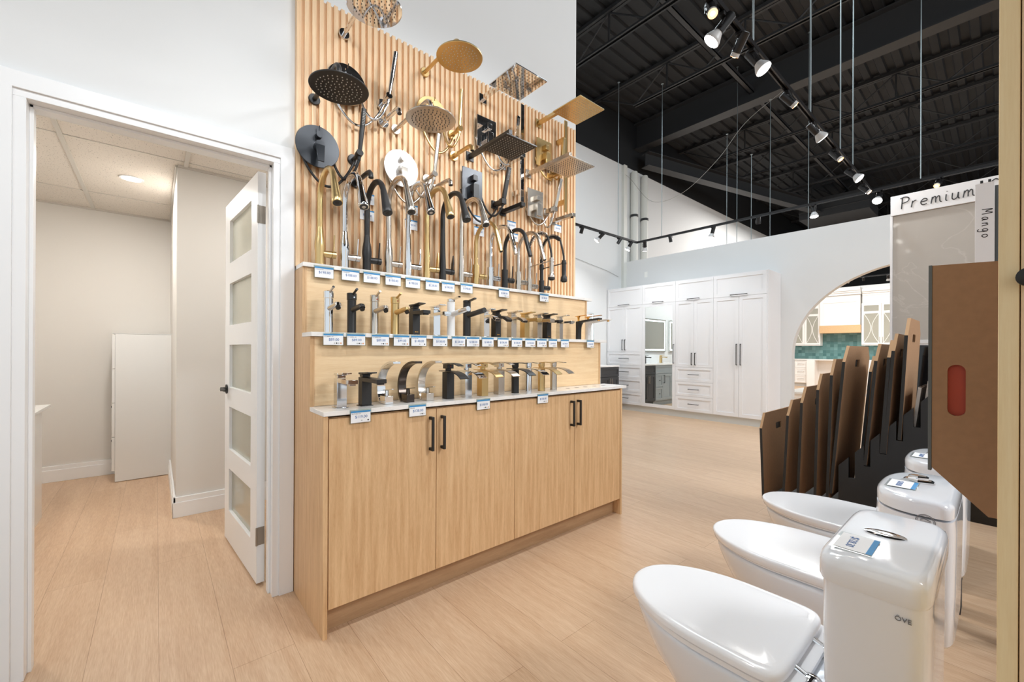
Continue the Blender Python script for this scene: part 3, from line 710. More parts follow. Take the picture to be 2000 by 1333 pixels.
def waterfall(x, m, label, round_=False, z=.9238, y=1.862):
    t = thing('waterfall_faucet', label, 'faucet', (x, y, z), 0, GL)
    g = G()
    if round_: g.lathe([(0, 0), (.0225, 0), (.0225, .138), (0, .138)], n=28)
    else: g.box(-.0215, .0215, -.0235, .0235, 0, .138)
    build('faucet_body', g, m, t, bevel=0 if round_ else .001)
    g = G(); pts = [(0, .052, .142), (0, .0, .143), (0, -.055, .142), (0, -.09, .137), (0, -.125, .126), (0, -.152, .110)]
    g.tube(cable(None, pts, 0, None), 0, sq=(.052, .004)); build('waterfall_spout', g, m, t, bevel=.0006)
    g = G()
    if round_:
        g.lathe([(0, .1455), (.018, .1455), (.018, .152), (.0205, .154), (.0205, .178), (0, .178)], n=28); c = build('lever_base', g, m, t)
        g = G(); g.tube([(0, .0, .176), (0, -.05, .179), (0, -.098, .176)], 0, sq=([.036, .034, .026], [.0035] * 3)); build('lever', g, m, c, bevel=.0006)
    else:
        g.lathe([(0, .1455), (.015, .1455), (.015, .156), (0, .156)]); g.box(-.019, .019, -.022, .022, .156, .178); c = build('lever_base', g, m, t, bevel=.001)
        g = G(); g.tube([(0, .026, .180), (0, -.03, .1845), (0, -.08, .182), (0, -.118, .172)], 0, sq=([.044, .042, .038, .034], [.0035] * 4)); build('lever', g, m, c, bevel=.0006)
        g = G(); dotmark(g, .0, -.0222, .168, .0035); build('temperature_mark', g, 'red', c)
for x_, m_, r_, n_ in ((1.153, 'matte_black', 0, 'matte black square waterfall faucet with arched lever'), (1.265, 'chrome', 0, 'polished chrome square waterfall faucet with arched lever'),
                       (1.374, 'brass', 0, 'brushed brass square waterfall faucet with arched lever'), (1.490, 'nickel', 0, 'brushed nickel square waterfall faucet with arched lever'),
                       (1.612, 'matte_black', 1, 'matte black round-bodied waterfall faucet with flat lever'), (1.718, 'chrome', 1, 'polished chrome round-bodied waterfall faucet with flat lever'),
                       (1.828, 'brass', 1, 'brushed brass round-bodied waterfall faucet with flat lever'), (1.936, 'nickel', 1, 'brushed nickel round-bodied waterfall faucet with flat lever')):
    waterfall(x_, m_, n_, bool(r_))

# ================================================================== SHOWER FITTINGS
YS = 2.2155
def disc_y(g, x, y, z, r, th, n=32): g.lathe([(0, 0), (r, 0), (r, -th * .7), (r - .002, -th), (0, -th)], (x, y, z), n=n, axis='y')
def shower_head(x, zf, zh, m, label, square=False, half=.12, Lh=.385, noz='grey_nozzle', face=None):
    t = thing('rain_shower', label, 'shower head', (x, YS, zf), 0, 'shower heads on the slat panel')
    g = G()
    if square: g.box(-.028, .028, -.008, 0, -.028, .028)
    else: disc_y(g, 0, 0, 0, .027, .010)
    build('wall_flange', g, m, t, bevel=.001 if square else 0)
    dz = zh - zf; g = G()
    if square:
        g.box(-.0125, .0125, -Lh - .0125, -.008, -.0125, .0125); g.box(-.0125, .0125, -Lh - .0125, -Lh + .0125, dz + .022, -.0125)
        build('shower_arm', g, m, t, bevel=.001)
    else:
        R = .055; pts = [(0, -.009, 0), (0, -.15, .0), (0, -Lh + R, .0)] + [(0, -Lh + R - R * math.sin(math.radians(a)), R * math.cos(math.radians(a)) - R) for a in range(10, 91, 10)] + [(0, -Lh, dz + .03)]
        g.tube(pts, .0105, 16); build('shower_arm', g, m, t)
    g = G()
    if square: g.box(-.018, .018, -Lh - .018, -Lh + .018, dz + .008, dz + .022)
    else: g.lathe([(0, .034), (.013, .034), (.016, .022), (.016, .012), (.026, .007), (0, .006)], (0, -Lh, dz))
    build('swivel_joint', g, m, t)
    g = G()
    if square: g.box(-half, half, -Lh - half, -Lh + half, dz, dz + .007)
    else: g.lathe([(0, 0), (half - .001, 0), (half, .002), (half - .001, .006), (half * .4, .008), (0, .008)], (0, -Lh, dz), n=64)
    h = build('spray_plate', g, face or m, t, bevel=.001 if square else 0)
    g = G(); k = 0
    if square:
        n = 11
        for i in range(n):
            for j in range(n): g.lathe([(.0025, 0), (.0018, -.003), (0, -.003)], ((i - 5) * half * .165, -Lh + (j - 5) * half * .165, dz - .0002), n=5)
    else:
        for r_, c_ in ((.018, 6), (.036, 12), (.054, 18), (.072, 24), (.09, 30)):
            for q in range(c_):
                a = 2 * math.pi * q / c_ + r_ * 20
                g.lathe([(.0025, 0), (.0018, -.003), (0, -.003)], (math.cos(a) * r_, -Lh + math.sin(a) * r_, dz - .0002), n=5)
    build('spray_nozzles', g, noz, h, smooth=False)
shower_head(.734, 2.808, 2.698, 'chrome', 'polished chrome round rain shower head, the uppermost by the doorway end', noz='dark_nozzle', Lh=.40)
shower_head(1.2, 2.812, 2.70, 'brass', 'brushed brass round rain shower head near the top of the slats', Lh=.375, noz='paper')
shower_head(.592, 2.414, 2.290, 'matte_black', 'matte black round rain shower head with pale nozzles', Lh=.375)
shower_head(1.019, 2.412, 2.299, 'nickel', 'brushed nickel round rain shower head below the brass one', noz='dark_nozzle', Lh=.40)
shower_head(1.622, 2.821, 2.752, 'chrome', 'polished chrome square rain shower head reflecting the slats', True, .122, .355, 'dark_nozzle')
shower_head(1.523, 2.412, 2.325, 'matte_black', 'matte black square rain shower head with pale nozzles', True, .112, .395)
shower_head(2.129, 2.84, 2.765, 'brass', 'brushed brass square rain shower head projecting past the panel end', True, .120, .385, 'paper')
shower_head(2.03, 2.441, 2.357, 'nickel', 'brushed nickel square rain shower head below the square brass one', True, .115, .395, 'dark_nozzle')
def round_valve(x, z, m, mk, label):
    t = thing('shower_valve', label, 'shower valve', (x, YS, z), 0, 'shower valves on the slat panel')
    g = G(); g.rod((0, 0, -.01), (0, -.03, -.01), .075, n=32); build('rough_in_ring', g, 'rubber' if m == 'gunmetal' else m, t)
    g = G(); g.lathe([(0, -.030), (.100, -.030), (.102, -.033), (.100, -.037), (0, -.038)], n=64, axis='y'); build('trim_plate', g, m, t)
    g = G(); g.rod((0, -.038, .048), (0, -.068, .048), .0155, n=20); k = build('diverter_knob', g, mk, t)
    g = G(); g.rod((0, -.058, .060), (0, -.060, .092), .0028, n=8); build('knob_pin', g, mk, k)
    g = G(); g.rod((0, -.038, -.006), (0, -.075, -.006), .0235, n=24); h = build('handle_hub', g, mk, t)
    g = G(); g.tube([(0, -.068, -.0), (0, -.078, -.04), (0, -.086, -.09)], 0, sq=([.044, .036, .030], [.012, .009, .006])); build('lever', g, mk, h, bevel=.002)
round_valve(.601, 2.172, 'gunmetal', 'gunmetal', 'matte black round shower valve plate above the brass kitchen faucet')
round_valve(.738, 2.535, 'chrome', 'chrome', 'polished chrome round shower valve half behind the black shower head')
round_valve(1.040, 2.190, 'nickel_lit', 'nickel', 'brushed nickel round shower valve plate with reflected light put into its colour')
round_valve(1.234, 2.563, 'brass', 'brass', 'brushed brass round shower valve half behind the nickel shower head')
def square_valve(x, z, m, mk, label):
    t = thing('shower_valve', label, 'shower valve', (x, YS, z), 0, 'shower valves on the slat panel')
    g = G(); g.box(-.06, .06, -.03, 0, -.08, .08); build('rough_in_box', g, 'rubber' if m == 'gunmetal' else m, t)
    g = G(); g.box(-.077, .077, -.036, -.030, -.1, .1); build('trim_plate', g, m, t, bevel=.001)
    g = G(); g.box(-.017, .017, -.070, -.036, .018, .052); build('diverter_knob', g, mk, t, bevel=.0015)
    g = G(); g.box(-.021, .021, -.066, -.036, -.052, -.006); h = build('handle_hub', g, mk, t, bevel=.0015)
    g = G(); g.box(-.021, .021, -.080, -.0662, -.098, -.006); build('lever', g, mk, h, bevel=.0015)
square_valve(1.633, 2.585, 'chrome', 'chrome', 'polished chrome square shower valve above the black square head arm')
square_valve(1.522, 2.222, 'gunmetal', 'matte_black', 'matte black square shower valve plate with block handles')
square_valve(2.160, 2.615, 'brass', 'brass', 'brushed brass square shower valve plate')
square_valve(2.073, 2.228, 'nickel', 'nickel', 'brushed nickel square shower valve plate with looped hose')
def hose(t, pts, m, r=.0068):
    P = cable(None, pts, 0, None); g = G()
    # fine corrugation through the radius
    Q = []; R_ = []
    for i in range(len(P) - 1):
        for k in range(3): Q.append(P[i].lerp(P[i + 1], k / 3)); R_.append(r * (1.0 if (i * 3 + k) % 2 else .9))
    Q.append(P[-1]); R_.append(r)
    g.tube(Q, R_, 8); build('hose', g, m, t, smooth=True, angle=80)
def hand_shower(x, z, vx, vz, m, label, square=False, tilt=.015, hm=None, drop=.10, drop2=.19, top=.225):
    """x,z: bracket position; vx,vz: valve centre the hose comes from"""
    t = thing('hand_shower', label, 'hand shower', (x, YS, z), 0, 'hand showers on the slat panel')
    hm = hm or m
    g = G()
    if square: g.box(-.026, .026, -.010, 0, -.026, .026); g.box(-.014, .014, -.075, -.010, -.014, .014); g.box(-.019, .019, -.108, -.0755, -.017, .017)
    else: disc_y(g, 0, 0, 0, .029, .012); g.rod((0, -.012, 0), (0, -.07, 0), .011, n=16); g.rod((.0, -.072, .0), (.0, -.104, .006), .0175, n=18)
    build('wall_bracket', g, m, t, bevel=.001 if square else 0)
    g = G(); a_ = Vector((0, -.088, -.028)); b_ = Vector((tilt, -.115, top)); d_ = (b_ - a_)
    if square:
        g.tube([a_, a_ + d_ * .22], .0095, 12); g.tube([a_ + d_ * .2, b_], 0, sq=(.026, .018))
    else:
        g.tube([a_, a_ + d_ * .3, a_ + d_ * .55, b_], [.0085, .0105, .0125, .0125], 16)
    w_ = build('hand_wand', g, m, t, bevel=.0012 if square else 0)
    g = G(); n_ = 9
    for i in range(n_):
        c = a_ + d_ * (.68 + .27 * i / n_)
        for j in (-1, 0, 1): g.rod(c + Vector((j * .005, -.0095 if square else -.0125 + abs(j) * .0015, 0)), c + Vector((j * .005, -.011 if square else -.0138 + abs(j) * .0015, 0)), .0014, n=5)
    build('wand_nozzles', g, 'grey_nozzle' if m != 'nickel' else 'dark_nozzle', w_, smooth=False)
    ex = vx - x; ez = vz - z
    def sag(a, b, depth, n=9):
        a, b = Vector(a), Vector(b)
        return [a.lerp(b, k / n) - Vector((0, 0, depth * math.sin(math.pi * k / n) ** .85)) for k in range(n + 1)]
    hose(t, sag((ex + .078, -.018, ez - .045), (0, -.088, -.029), drop * .95), hm)
    hose(t, sag((ex - .075, -.018, ez - .04), (-.004, -.040, -.018), drop2 * .8), hm)
hand_shower(.783, 2.170, .601, 2.172, 'matte_black', 'slim matte black hand shower on a round bracket', hm='matte_black')
hand_shower(.937, 2.520, .738, 2.535, 'chrome', 'slim polished chrome hand shower high on the slats', tilt=.03, top=.24)
hand_shower(1.214, 2.183, 1.040, 2.190, 'nickel', 'slim brushed nickel hand shower beside the bright round valve', top=.23)
hand_shower(1.388, 2.506, 1.234, 2.563, 'brass', 'slim brushed brass hand shower on a round bracket', tilt=-.005)
hand_shower(1.724, 2.148, 1.522, 2.222, 'matte_black', 'flat square matte black hand shower on a block bracket', True, .035, 'matte_black')
hand_shower(1.828, 2.512, 1.633, 2.585, 'chrome', 'flat square polished chrome hand shower behind the black square head', True, .005)
hand_shower(2.208, 2.205, 2.073, 2.228, 'nickel', 'flat square brushed nickel hand shower on a block bracket', True, .045, drop=.11, drop2=.13)
hand_shower(2.283, 2.515, 2.160, 2.615, 'brass', 'flat square brushed brass hand shower near the panel end', True, .0, drop=.08, drop2=.11)
def tub_spout(x, z, m, label, square=False):
    t = thing('tub_spout', label, 'tub spout', (x, YS, z), 0, 'tub spouts on the slat panel')
    g = G()
    if square:
        g.box(-.026, .026, -.008, 0, -.026, .026); build('wall_flange', g, m, t, bevel=.001)
        g = G(); g.box(-.0165, .0165, -.215, -.008, -.0125, .0125); s = build('spout_bar', g, m, t, bevel=.0012)
        g = G(); g.rod((0, -.195, -.0125), (0, -.195, -.018), .010, n=16); build('aerator', g, 'rubber', s)
    else:
        disc_y(g, 0, 0, 0, .030, .012); build('wall_flange', g, m, t)
        g = G(); g.tube([(0, -.012, 0), (0, -.05, 0), (0, -.0505, 0), (0, -.16, .0), (0, -.188, -.004), (0, -.203, -.017), (0, -.206, -.038)], [.0145, .0145, .0115, .0115, .0115, .0118, .0122], 16); s = build('spout_tube', g, m, t)
        g = G(); g.rod((0, -.206, -.0382), (0, -.206, -.0395), .0105, n=16); build('aerator', g, 'rubber', s)
tub_spout(.799, 2.057, 'matte_black', 'matte black round tub spout above the chrome kitchen faucet')
tub_spout(.946, 2.425, 'chrome', 'polished chrome round tub spout beneath the chrome hand shower')
tub_spout(1.255, 2.138, 'nickel', 'brushed nickel round tub spout beside the round nickel valve')
tub_spout(1.401, 2.378, 'brass', 'brushed brass round tub spout beneath the brass hand shower')
tub_spout(1.795, 2.116, 'matte_black', 'matte black square tub spout beneath the black square hand shower', True)
tub_spout(1.795, 2.432, 'chrome', 'polished chrome square tub spout beneath the black square head', True)
tub_spout(2.285, 2.152, 'nickel', 'brushed nickel square tub spout at the panel edge', True)
tub_spout(2.244, 2.478, 'brass', 'brushed brass square tub spout behind the nickel square head', True)
for x_, z0, z1, m_, zb, lab in ((1.894, 2.186, 2.850, 'chrome', (2.26, 2.62), 'polished chrome flat slide bar rising beside the square heads'), (2.331, 2.211, 2.895, 'brass', (2.29, 2.76), 'brushed brass flat slide bar close to the panel end')):
    t = thing('slide_bar', lab, 'slide bar', (x_, YS, z0), 0, 'shower slide bars')
    g = G(); g.box(-.014, .014, -.094, -.084, 0, z1 - z0); build('bar_rail', g, m_, t, bevel=.001)
    for zz in zb:
        g = G(); g.box(-.013, .013, -.084, 0, zz - z0 - .016, zz - z0 + .016); build('bar_bracket', g, m_, t, bevel=.001)

# ================================================================== PRICE CARDS
def price_card(x, y, z, price, code, dots, label, group, w_=.084, h=.050, tilt=0.0, yaw=0.0, acrylic=True):
    t = thing('price_card', label, 'price card', (x, y, z), yaw, group); t.rotation_euler = (tilt, 0, yaw)
    if acrylic:
        g = G(); g.box(-w_ / 2 - .004, w_ / 2 + .004, .0008, .0018, -h / 2 - .004, h / 2 + .006); build('clear_holder', g, 'acrylic', t, smooth=False)
    g = G(); g.box(-w_ / 2, w_ / 2, -.0002, .0006, -h / 2, h / 2); c = build('card', g, 'paper', t, smooth=False)
    g = G(); g.box(-w_ / 2, w_ / 2, -.0006, -.0002, h / 2 - .0075, h / 2); build('blue_band', g, 'blue', c, smooth=False)
    text_mesh('price_print', price, .0165 * w_ / .084, 'blue_text', c, (.002, -.0004, -.001))
    if code:
        text_mesh('model_print', code, .0062, 'grey_text', c, (-w_ / 2 + .003, -.0004, h / 2 - .0125), align='LEFT')
    g = G(); n_ = len(dots); any_ = False
    mats = ['grey_dot', 'black_dot', 'orange_dot']
    for i, k in enumerate(dots):
        if k in 'gbo':
            g.m('gbo'.index(k)); any_ = True
            xx = w_ / 2 - .010 - (n_ - 1 - i) * .0092; g.rod((xx, -.0003, -h / 2 + .0085), (xx, -.0007, -h / 2 + .0085), .0033, n=12)
    if any_: build('finish_dots', g, mats, c, smooth=False)
GA, GB, GC, GD = 'price cards along the top ledge', 'price cards along the middle ledge', 'price cards along the counter edge', 'price cards on the slat panel'
fr = YA - .012 - .0030
for x_, z_, p, c, d, n_ in ((.605, 1.541, '$198.00', 'CMR0043-RG', '', 'brass bell-shaped kitchen faucet'), (.729, 1.542, '$188.00', 'CMR0043-PC', '', 'chrome bell-shaped kitchen faucet'),
                            (.836, 1.542, '$188.00', 'CMR0042-MB', '', 'black bell-shaped kitchen faucet'), (.951, 1.541, '$188.00', 'CMR0043-BN', '', 'nickel bell-shaped kitchen faucet'),
                            (1.065, 1.539, '$198.00', 'CM9042-PC', '', 'chrome tapered kitchen faucet'), (1.185, 1.539, '$228.00', 'CM9042-RG', '', 'brass tapered kitchen faucet'),
                            (1.289, 1.539, '$198.00', 'CM9042-MB', '', 'black tapered kitchen faucet'), (1.417, 1.544, '$198.00', 'CM9042-BN', '', 'nickel tapered kitchen faucet'),
                            (1.707, 1.542, '$188.00', '', 'gbgo', 'black straight-based kitchen faucet'), (2.071, 1.542, '$138.00', '', 'b g', 'black spring-coil kitchen faucet')):
    price_card(x_, fr, z_, p, c, d, 'white %s price card on the top ledge under the %s' % (p, n_), GA, tilt=random.uniform(-.02, .02))
fr = YB - .020 - .0030
rowm = (.605, .707, .824, .933, 1.028, 1.154, 1.271, 1.367, 1.472, 1.587, 1.697, 1.810, 1.912, 2.015, 2.133, 2.408)
pm = ('$89.00', '$89.00', '$89.00', '$99.00', '$148.00', '$138.00', '$128.00', '$108.00', '$148.00', '$158.00', '$158.00', '$158.00', '$148.00', '$148.00', '$138.00', '$168.00')
nmn = ('chrome pin-lever faucet', 'black pin-lever faucet', 'nickel pin-lever faucet', 'brass pin-lever faucet', 'black square faucet', 'chrome square faucet', 'white round faucet', 'tall black round faucet',
       'chrome waterfall faucet', 'black curved-spout faucet', 'nickel curved-spout faucet', 'brass square faucet', 'nickel block-spout faucet', 'black thin-spout faucet', 'slim chrome square faucet', 'gold-levered pair')
codes = ('HT-8888PC-PC', 'HT-8888BL-MB', 'HT-8888BN-BN', 'HT-8888BC-RG', 'CM12343-MB', 'CM12343-PC') + ('',) * 10
for i, x_ in enumerate(rowm):
    price_card(x_, fr, 1.2215, pm[i], codes[i], 'gbgo' if i not in (4, 5) else 'g  b', 'white %s price card on the middle ledge below the %s' % (pm[i], nmn[i]), GB, w_=.084 if i < 13 else .078, tilt=random.uniform(-.03, .02), yaw=random.uniform(-.04, .04))
for x_, z_, p, c, d, n_ in ((.662, .8925, '$119.00', 'VIS-TS3801CM', 'g  b', 'black square faucet'), (.928, .8935, '$138.00', 'VISB3006', 'gbg', 'dark bronze crescent faucet'),
                            (1.309, .8905, '$108.00', '', 'gbgo', 'brass square waterfall faucet'), (1.746, .8885, '$158.00', '', 'gbgo', 'round-bodied waterfall faucets')):
    price_card(x_, 1.768 - .0030, z_, p, c, d, 'white %s price card on the counter edge by the %s' % (p, n_), GC, tilt=random.uniform(-.02, .03), yaw=random.uniform(-.03, .03))
for x_, z_, p, n_ in ((.860, 1.986, '$428.00', 'upper card behind the black bell-shaped kitchen faucet'), (.860, 1.898, '$438.00', 'lower card behind the black bell-shaped kitchen faucet'),
                      (1.120, 1.985, '$428.00', 'upper card behind the chrome tapered faucet'), (1.118, 1.897, '$448.00', 'lower card behind the chrome tapered faucet'),
                      (1.590, 2.020, '$458.00', 'upper card above the straight brass kitchen faucet'), (1.600, 1.948, '$448.00', 'lower card above the straight brass kitchen faucet'),
                      (1.878, 2.043, '$438.00', 'upper card above the straight black kitchen faucet'), (1.897, 1.963, '$448.00', 'lower card behind the straight black kitchen faucet'),
                      (2.341, 2.110, '$438.00', 'card beneath the nickel tub spout')):
    price_card(x_, 2.2135, z_, p, '', '', 'small price card on the slats, ' + n_, GD, w_=.078, h=.056, acrylic=False, tilt=.0)

# ================================================================== TOILETS
def ring(fn, z, n=56): return [(fn(2 * math.pi * i / n)[0], fn(2 * math.pi * i / n)[1], z) for i in range(n)]
def egg(a, yb, yc, yf, e=2.6):
    """outline: half width a, back y yb (squarish), widest yc, front tip yf (elliptic)"""
    def f(t):
        c, s = math.cos(t), math.sin(t)
        if s >= 0: return (a * (abs(c) ** (2 / 2.1)) * (1 if c > 0 else -1), yc + (yf - yc) * (abs(s) ** (2 / 2.0)))
        return (a * (abs(c) ** (2 / e)) * (1 if c > 0 else -1), yc + (yb - yc) * (abs(s) ** (2 / e)))
    return f
def rrect(w_, d, yc, e=6):
    def f(t):
        c, s = math.cos(t), math.sin(t)
        return (w_ / 2 * (abs(c) ** (2 / e)) * (1 if c > 0 else -1), yc + d / 2 * (abs(s) ** (2 / e)) * (1 if s > 0 else -1))
    return f
def dshape(w_, yb, yf, e=6):
    yc = yb + (yf - yb) * .32
    def f(t):
        c, s = math.cos(t), math.sin(t)
        if s >= 0: return (w_ / 2 * (abs(c) ** (2 / 2.6)) * (1 if c > 0 else -1), yc + (yf - yc) * (abs(s) ** (2 / 2.6)))
        return (w_ / 2 * (abs(c) ** (2 / e)) * (1 if c > 0 else -1), yc + (yb - yc) * (abs(s) ** (2 / e)))
    return f
def toilet(x, kind, label):
    t = thing('toilet', label, 'toilet', (x, 0, 0), 0, 'one-piece toilets in a row')
    # pedestal and bowl
    g = G()
    g.loft([ring(egg(.130, .16, .36, .62), 0), ring(egg(.128, .16, .36, .61), .03), ring(egg(.126, .17, .38, .625), .12), ring(egg(.142, .16, .41, .675), .20), ring(egg(.163, .13, .44, .732), .27), ring(egg(.178, .12, .46, .765), .33),
            ring(egg(.184, .11, .46, .778), .36), ring(egg(.186, .10, .47, .782), .375), ring(egg(.186, .10, .47, .783), .385), ring(egg(.182, .10, .47, .779), .389)])
    build('bowl', g, 'porcelain', t, angle=60)
    # tank
    g = G()
    if kind == 0:
        g.loft([ring(rrect(.35, .14, .165), .345), ring(rrect(.372, .160, .168), .352), ring(rrect(.380, .166, .168), .37), ring(rrect(.388, .168, .168, 7), .55), ring(rrect(.390, .169, .168, 7), .708)])
        build('tank', g, 'porcelain', t, angle=60)
        g = G(); g.loft([ring(rrect(.378, .160, .168, 7), .703), ring(rrect(.398, .172, .168, 8), .7035), ring(rrect(.404, .178, .168, 8), .712), ring(rrect(.404, .178, .168, 8), .738), ring(rrect(.398, .172, .168, 8), .750), ring(rrect(.388, .163, .168, 7), .7555), ring(rrect(.378, .154, .168, 7), .7585), ring(rrect(.366, .144, .168, 7), .7595), ring(rrect(.35, .130, .168, 6), .7602), ring(rrect(.2, .06, .168, 4), .7615)])
        build('tank_lid', g, 'porcelain', t, angle=60)
        g = G(); g.lathe([(0, 0), (.024, 0), (.024, .003), (.017, .005), (.005, .0035), (0, .0035)], (0, 0, 0)); b = build('flush_button', g, 'chrome', t, loc=(.005, .172, .7605)); b.scale = (1, 1.55, 1)
        text_mesh('logo_print', '\u00d6VE', .0125, 'grey_text', t, (-.1948, .119, .677), (R90, 0, -R90), extrude=.0012)
    else:
        df = .268 if kind == 1 else .264
        g.loft([ring(dshape(.33, .09, .22), .345), ring(dshape(.365, .085, .235), .36), ring(dshape(.385, .082, df - .01), .5), ring(dshape(.392, .08, df), .67), ring(dshape(.390, .082, df - .002), .706)])
        build('tank', g, 'porcelain', t, angle=60)
        g = G(); g.loft([ring(dshape(.378, .090, df - .012), .7095), ring(dshape(.392, .082, df - .002), .713), ring(dshape(.392, .082, df - .002), .738), ring(dshape(.388, .085, df - .005), .7455), ring(dshape(.380, .090, df - .010), .751), ring(dshape(.37, .096, df - .016), .7545), ring(dshape(.355, .104, df - .025), .7558), ring(dshape(.2, .14, df - .07), .757)])
        build('tank_lid', g, 'porcelain', t, angle=60)
        g = G()
        if kind == 1:
            g.lathe([(0, 0), (.036, 0), (.036, .006), (.030, .010), (0, .010)], n=6); g.lathe([(0, .010), (.024, .010), (.024, .018), (.018, .022), (0, .022)], n=6)
        else: g.lathe([(0, 0), (.026, 0), (.024, .004), (0, .004)], n=24)
        b = build('flush_button', g, 'chrome', t, loc=(.03, .175, .7560)); b.scale = (.8, 1.15, 1)
        if kind == 1:
            st = G(); st.lathe([(.019, 0), (.021, 0), (.021, .0006), (.019, .0006)], n=28, axis='x'); st.lathe([(.0165, 0), (.0175, 0), (.0175, .0006), (.0165, .0006)], n=28, axis='x')
            st.box(-.0006, 0, -.011, .011, -.010, .001); st.tube([(-.0005, -.011, .004), (-.0005, .009, .011)], .0013, 4); st.tube([(-.0005, .011, .004), (-.0005, .003, .009)], .0013, 4)
            build('round_sticker', st, 'grey_text', t, loc=(-.1965, .14, .698))
    # seat ring and cover
    if kind == 0:
        g = G(); g.loft([ring(egg(.178, .30, .50, .772, 7), .391), ring(egg(.184, .296, .50, .778, 7), .394), ring(egg(.184, .296, .50, .778, 7), .406), ring(egg(.178, .30, .50, .772, 7), .409)]); build('seat_ring', g, 'seat', t, angle=50)
        g = G(); g.loft([ring(egg(.186, .328, .50, .792, 8), .411), ring(egg(.192, .322, .50, .800, 8), .415), ring(egg(.192, .322, .50, .800, 8), .427), ring(egg(.189, .326, .50, .797, 8), .433), ring(egg(.183, .331, .50, .791, 8), .4360), ring(egg(.175, .338, .50, .783, 8), .4368), ring(egg(.165, .346, .50, .772, 8), .4366), ring(egg(.15, .33, .50, .745, 6), .4345), ring(egg(.10, .38, .50, .66, 4), .4335)])
        build('seat_cover', g, 'seat', t, angle=50)
        g = G()
        for sx_ in (-.075, .075): g = G(); g.lathe([(0, .3895), (.026, .3895), (.026, .398), (.020, .406), (.010, .410), (0, .411)], (sx_, .292, 0)); g.rod((sx_, .296, .400), (sx_, .33, .413), .009); build('seat_hinge', g, 'chrome', t)
    else:
        e_ = (.205 if kind == 1 else .20)
        g = G(); g.loft([ring(egg(.176, .27, .50, .765, 7), .391), ring(egg(.180, .27, .50, .770, 7), .394), ring(egg(.180, .27, .50, .770, 7), .400)]); build('seat_ring', g, 'seat', t, angle=50)
        g = G(); g.loft([ring(egg(.186, .262, .50, .784, 8), .4015), ring(egg(.192, .258, .50, .796, 8), .408), ring(egg(.196, .256, .50, .803, 8), .430), ring(egg(.1945, .2575, .50, .8015, 8), .4345), ring(egg(.190, .262, .50, .797, 8), .4370), ring(egg(.184, .268, .50, .791, 8), .4374), ring(egg(.176, .276, .50, .783, 8), .4375), ring(egg(.1, .35, .50, .66, 5), .4376)])
        build('seat_cover', g, 'seat', t, angle=50)
    return t
toilet(1.258, 0, 'nearest white toilet with a boxy tank and oval flush button')
toilet(1.850, 1, 'white toilet with rounded tank and hexagonal flush button, second from the camera')
toilet(2.410, 2, 'farthest white toilet in the row, half hidden behind the brown board')
# flat price cards lying on the tank lids
for i, (x_, y_, z_, w_) in enumerate(((1.155, .205, .7600, .07), (1.80, .205, .7555, .07), (2.355, .205, .7555, .07))):
    t = thing('price_card', ['price card lying on the boxy tank lid of the nearest toilet', 'price card lying on the rounded tank lid beside the hexagonal button', 'price card lying on the farthest toilet tank'][i], 'price card', (x_, y_, z_ + .004), 0, 'price cards on the toilet tanks')
    g = G(); g.add([(-.054, -.037, -.0008), (.054, -.037, -.0008), (.054, .036, -.0008), (-.054, .036, -.0008)], [(0, 1, 2, 3)]); build('clear_holder', g, 'acrylic', t, smooth=False)
    g = G(); g.box(-.048, .048, -.034, .030, -.0006, 0); c = build('card', g, 'paper', t, smooth=False)
    g = G(); g.box(-.048, .048, -.034, -.024, .0001, .0004); build('blue_band', g, 'blue', c, smooth=False)
    text_mesh('price_print', ('$128.30', '$188.00', '$168.00')[i], .020, 'blue_text', c, (0, .006, .0004), (0, 0, math.pi))
    
# black backing boards behind the toilets
for i, (x0, x1, h) in enumerate(((2.60, 2.70, .62), (2.74, 2.84, .62))):
    g = G(); g.box(0, x1 - x0, -.02, 0, 0, h)
    tag(build('black_upright', g, 'rack', loc=(x0, .150 - i * .012, 0), bevel=.002), ['black board standing on the floor just past the farthest toilet', 'black board standing on the floor between the toilets and the rack'][i], 'board', 'black boards at floor level')

# ================================================================== SAMPLE BOARD RACK
XK = 3.0
rack = thing('sample_rack', 'black stepped rack with slots holding the brown-backed sample boards', 'display rack', (XK, 0, 0))
slots = [(.550, .458), (.483, .540), (.417, .621), (.350, .704), (.284, .784)]
tops_z = lambda y: .532 + (.602 - y) * 1.172
poly = [(.80, 0), (.80, .149), (.612, .149), (.612, tops_z(.612))]
for ys_, zb in slots:
    poly += [(ys_ + .016, tops_z(ys_ + .016)), (ys_ + .016, zb), (ys_ - .012, zb), (ys_ - .012, tops_z(ys_ - .012))]
poly += [(.215, tops_z(.215)), (.13, 1.02), (.13, 0)]
for xx in (0, .75):
    g = G(); g.plate(poly, [], lambda a, b, c, xx=xx: (xx + c, a, b), .02); build('slotted_side', g, 'rack', rack, smooth=False)
g = G(); g.box(.021, .749, .15, .78, .01, .05); g.box(.10, .749, .60, 1.0, .15, .222); build('rack_base', g, 'rack', rack, smooth=False)
g = G(); g.box(.021, .749, .13, .15, .01, 1.0); build('rack_back', g, 'rack', rack, smooth=False)
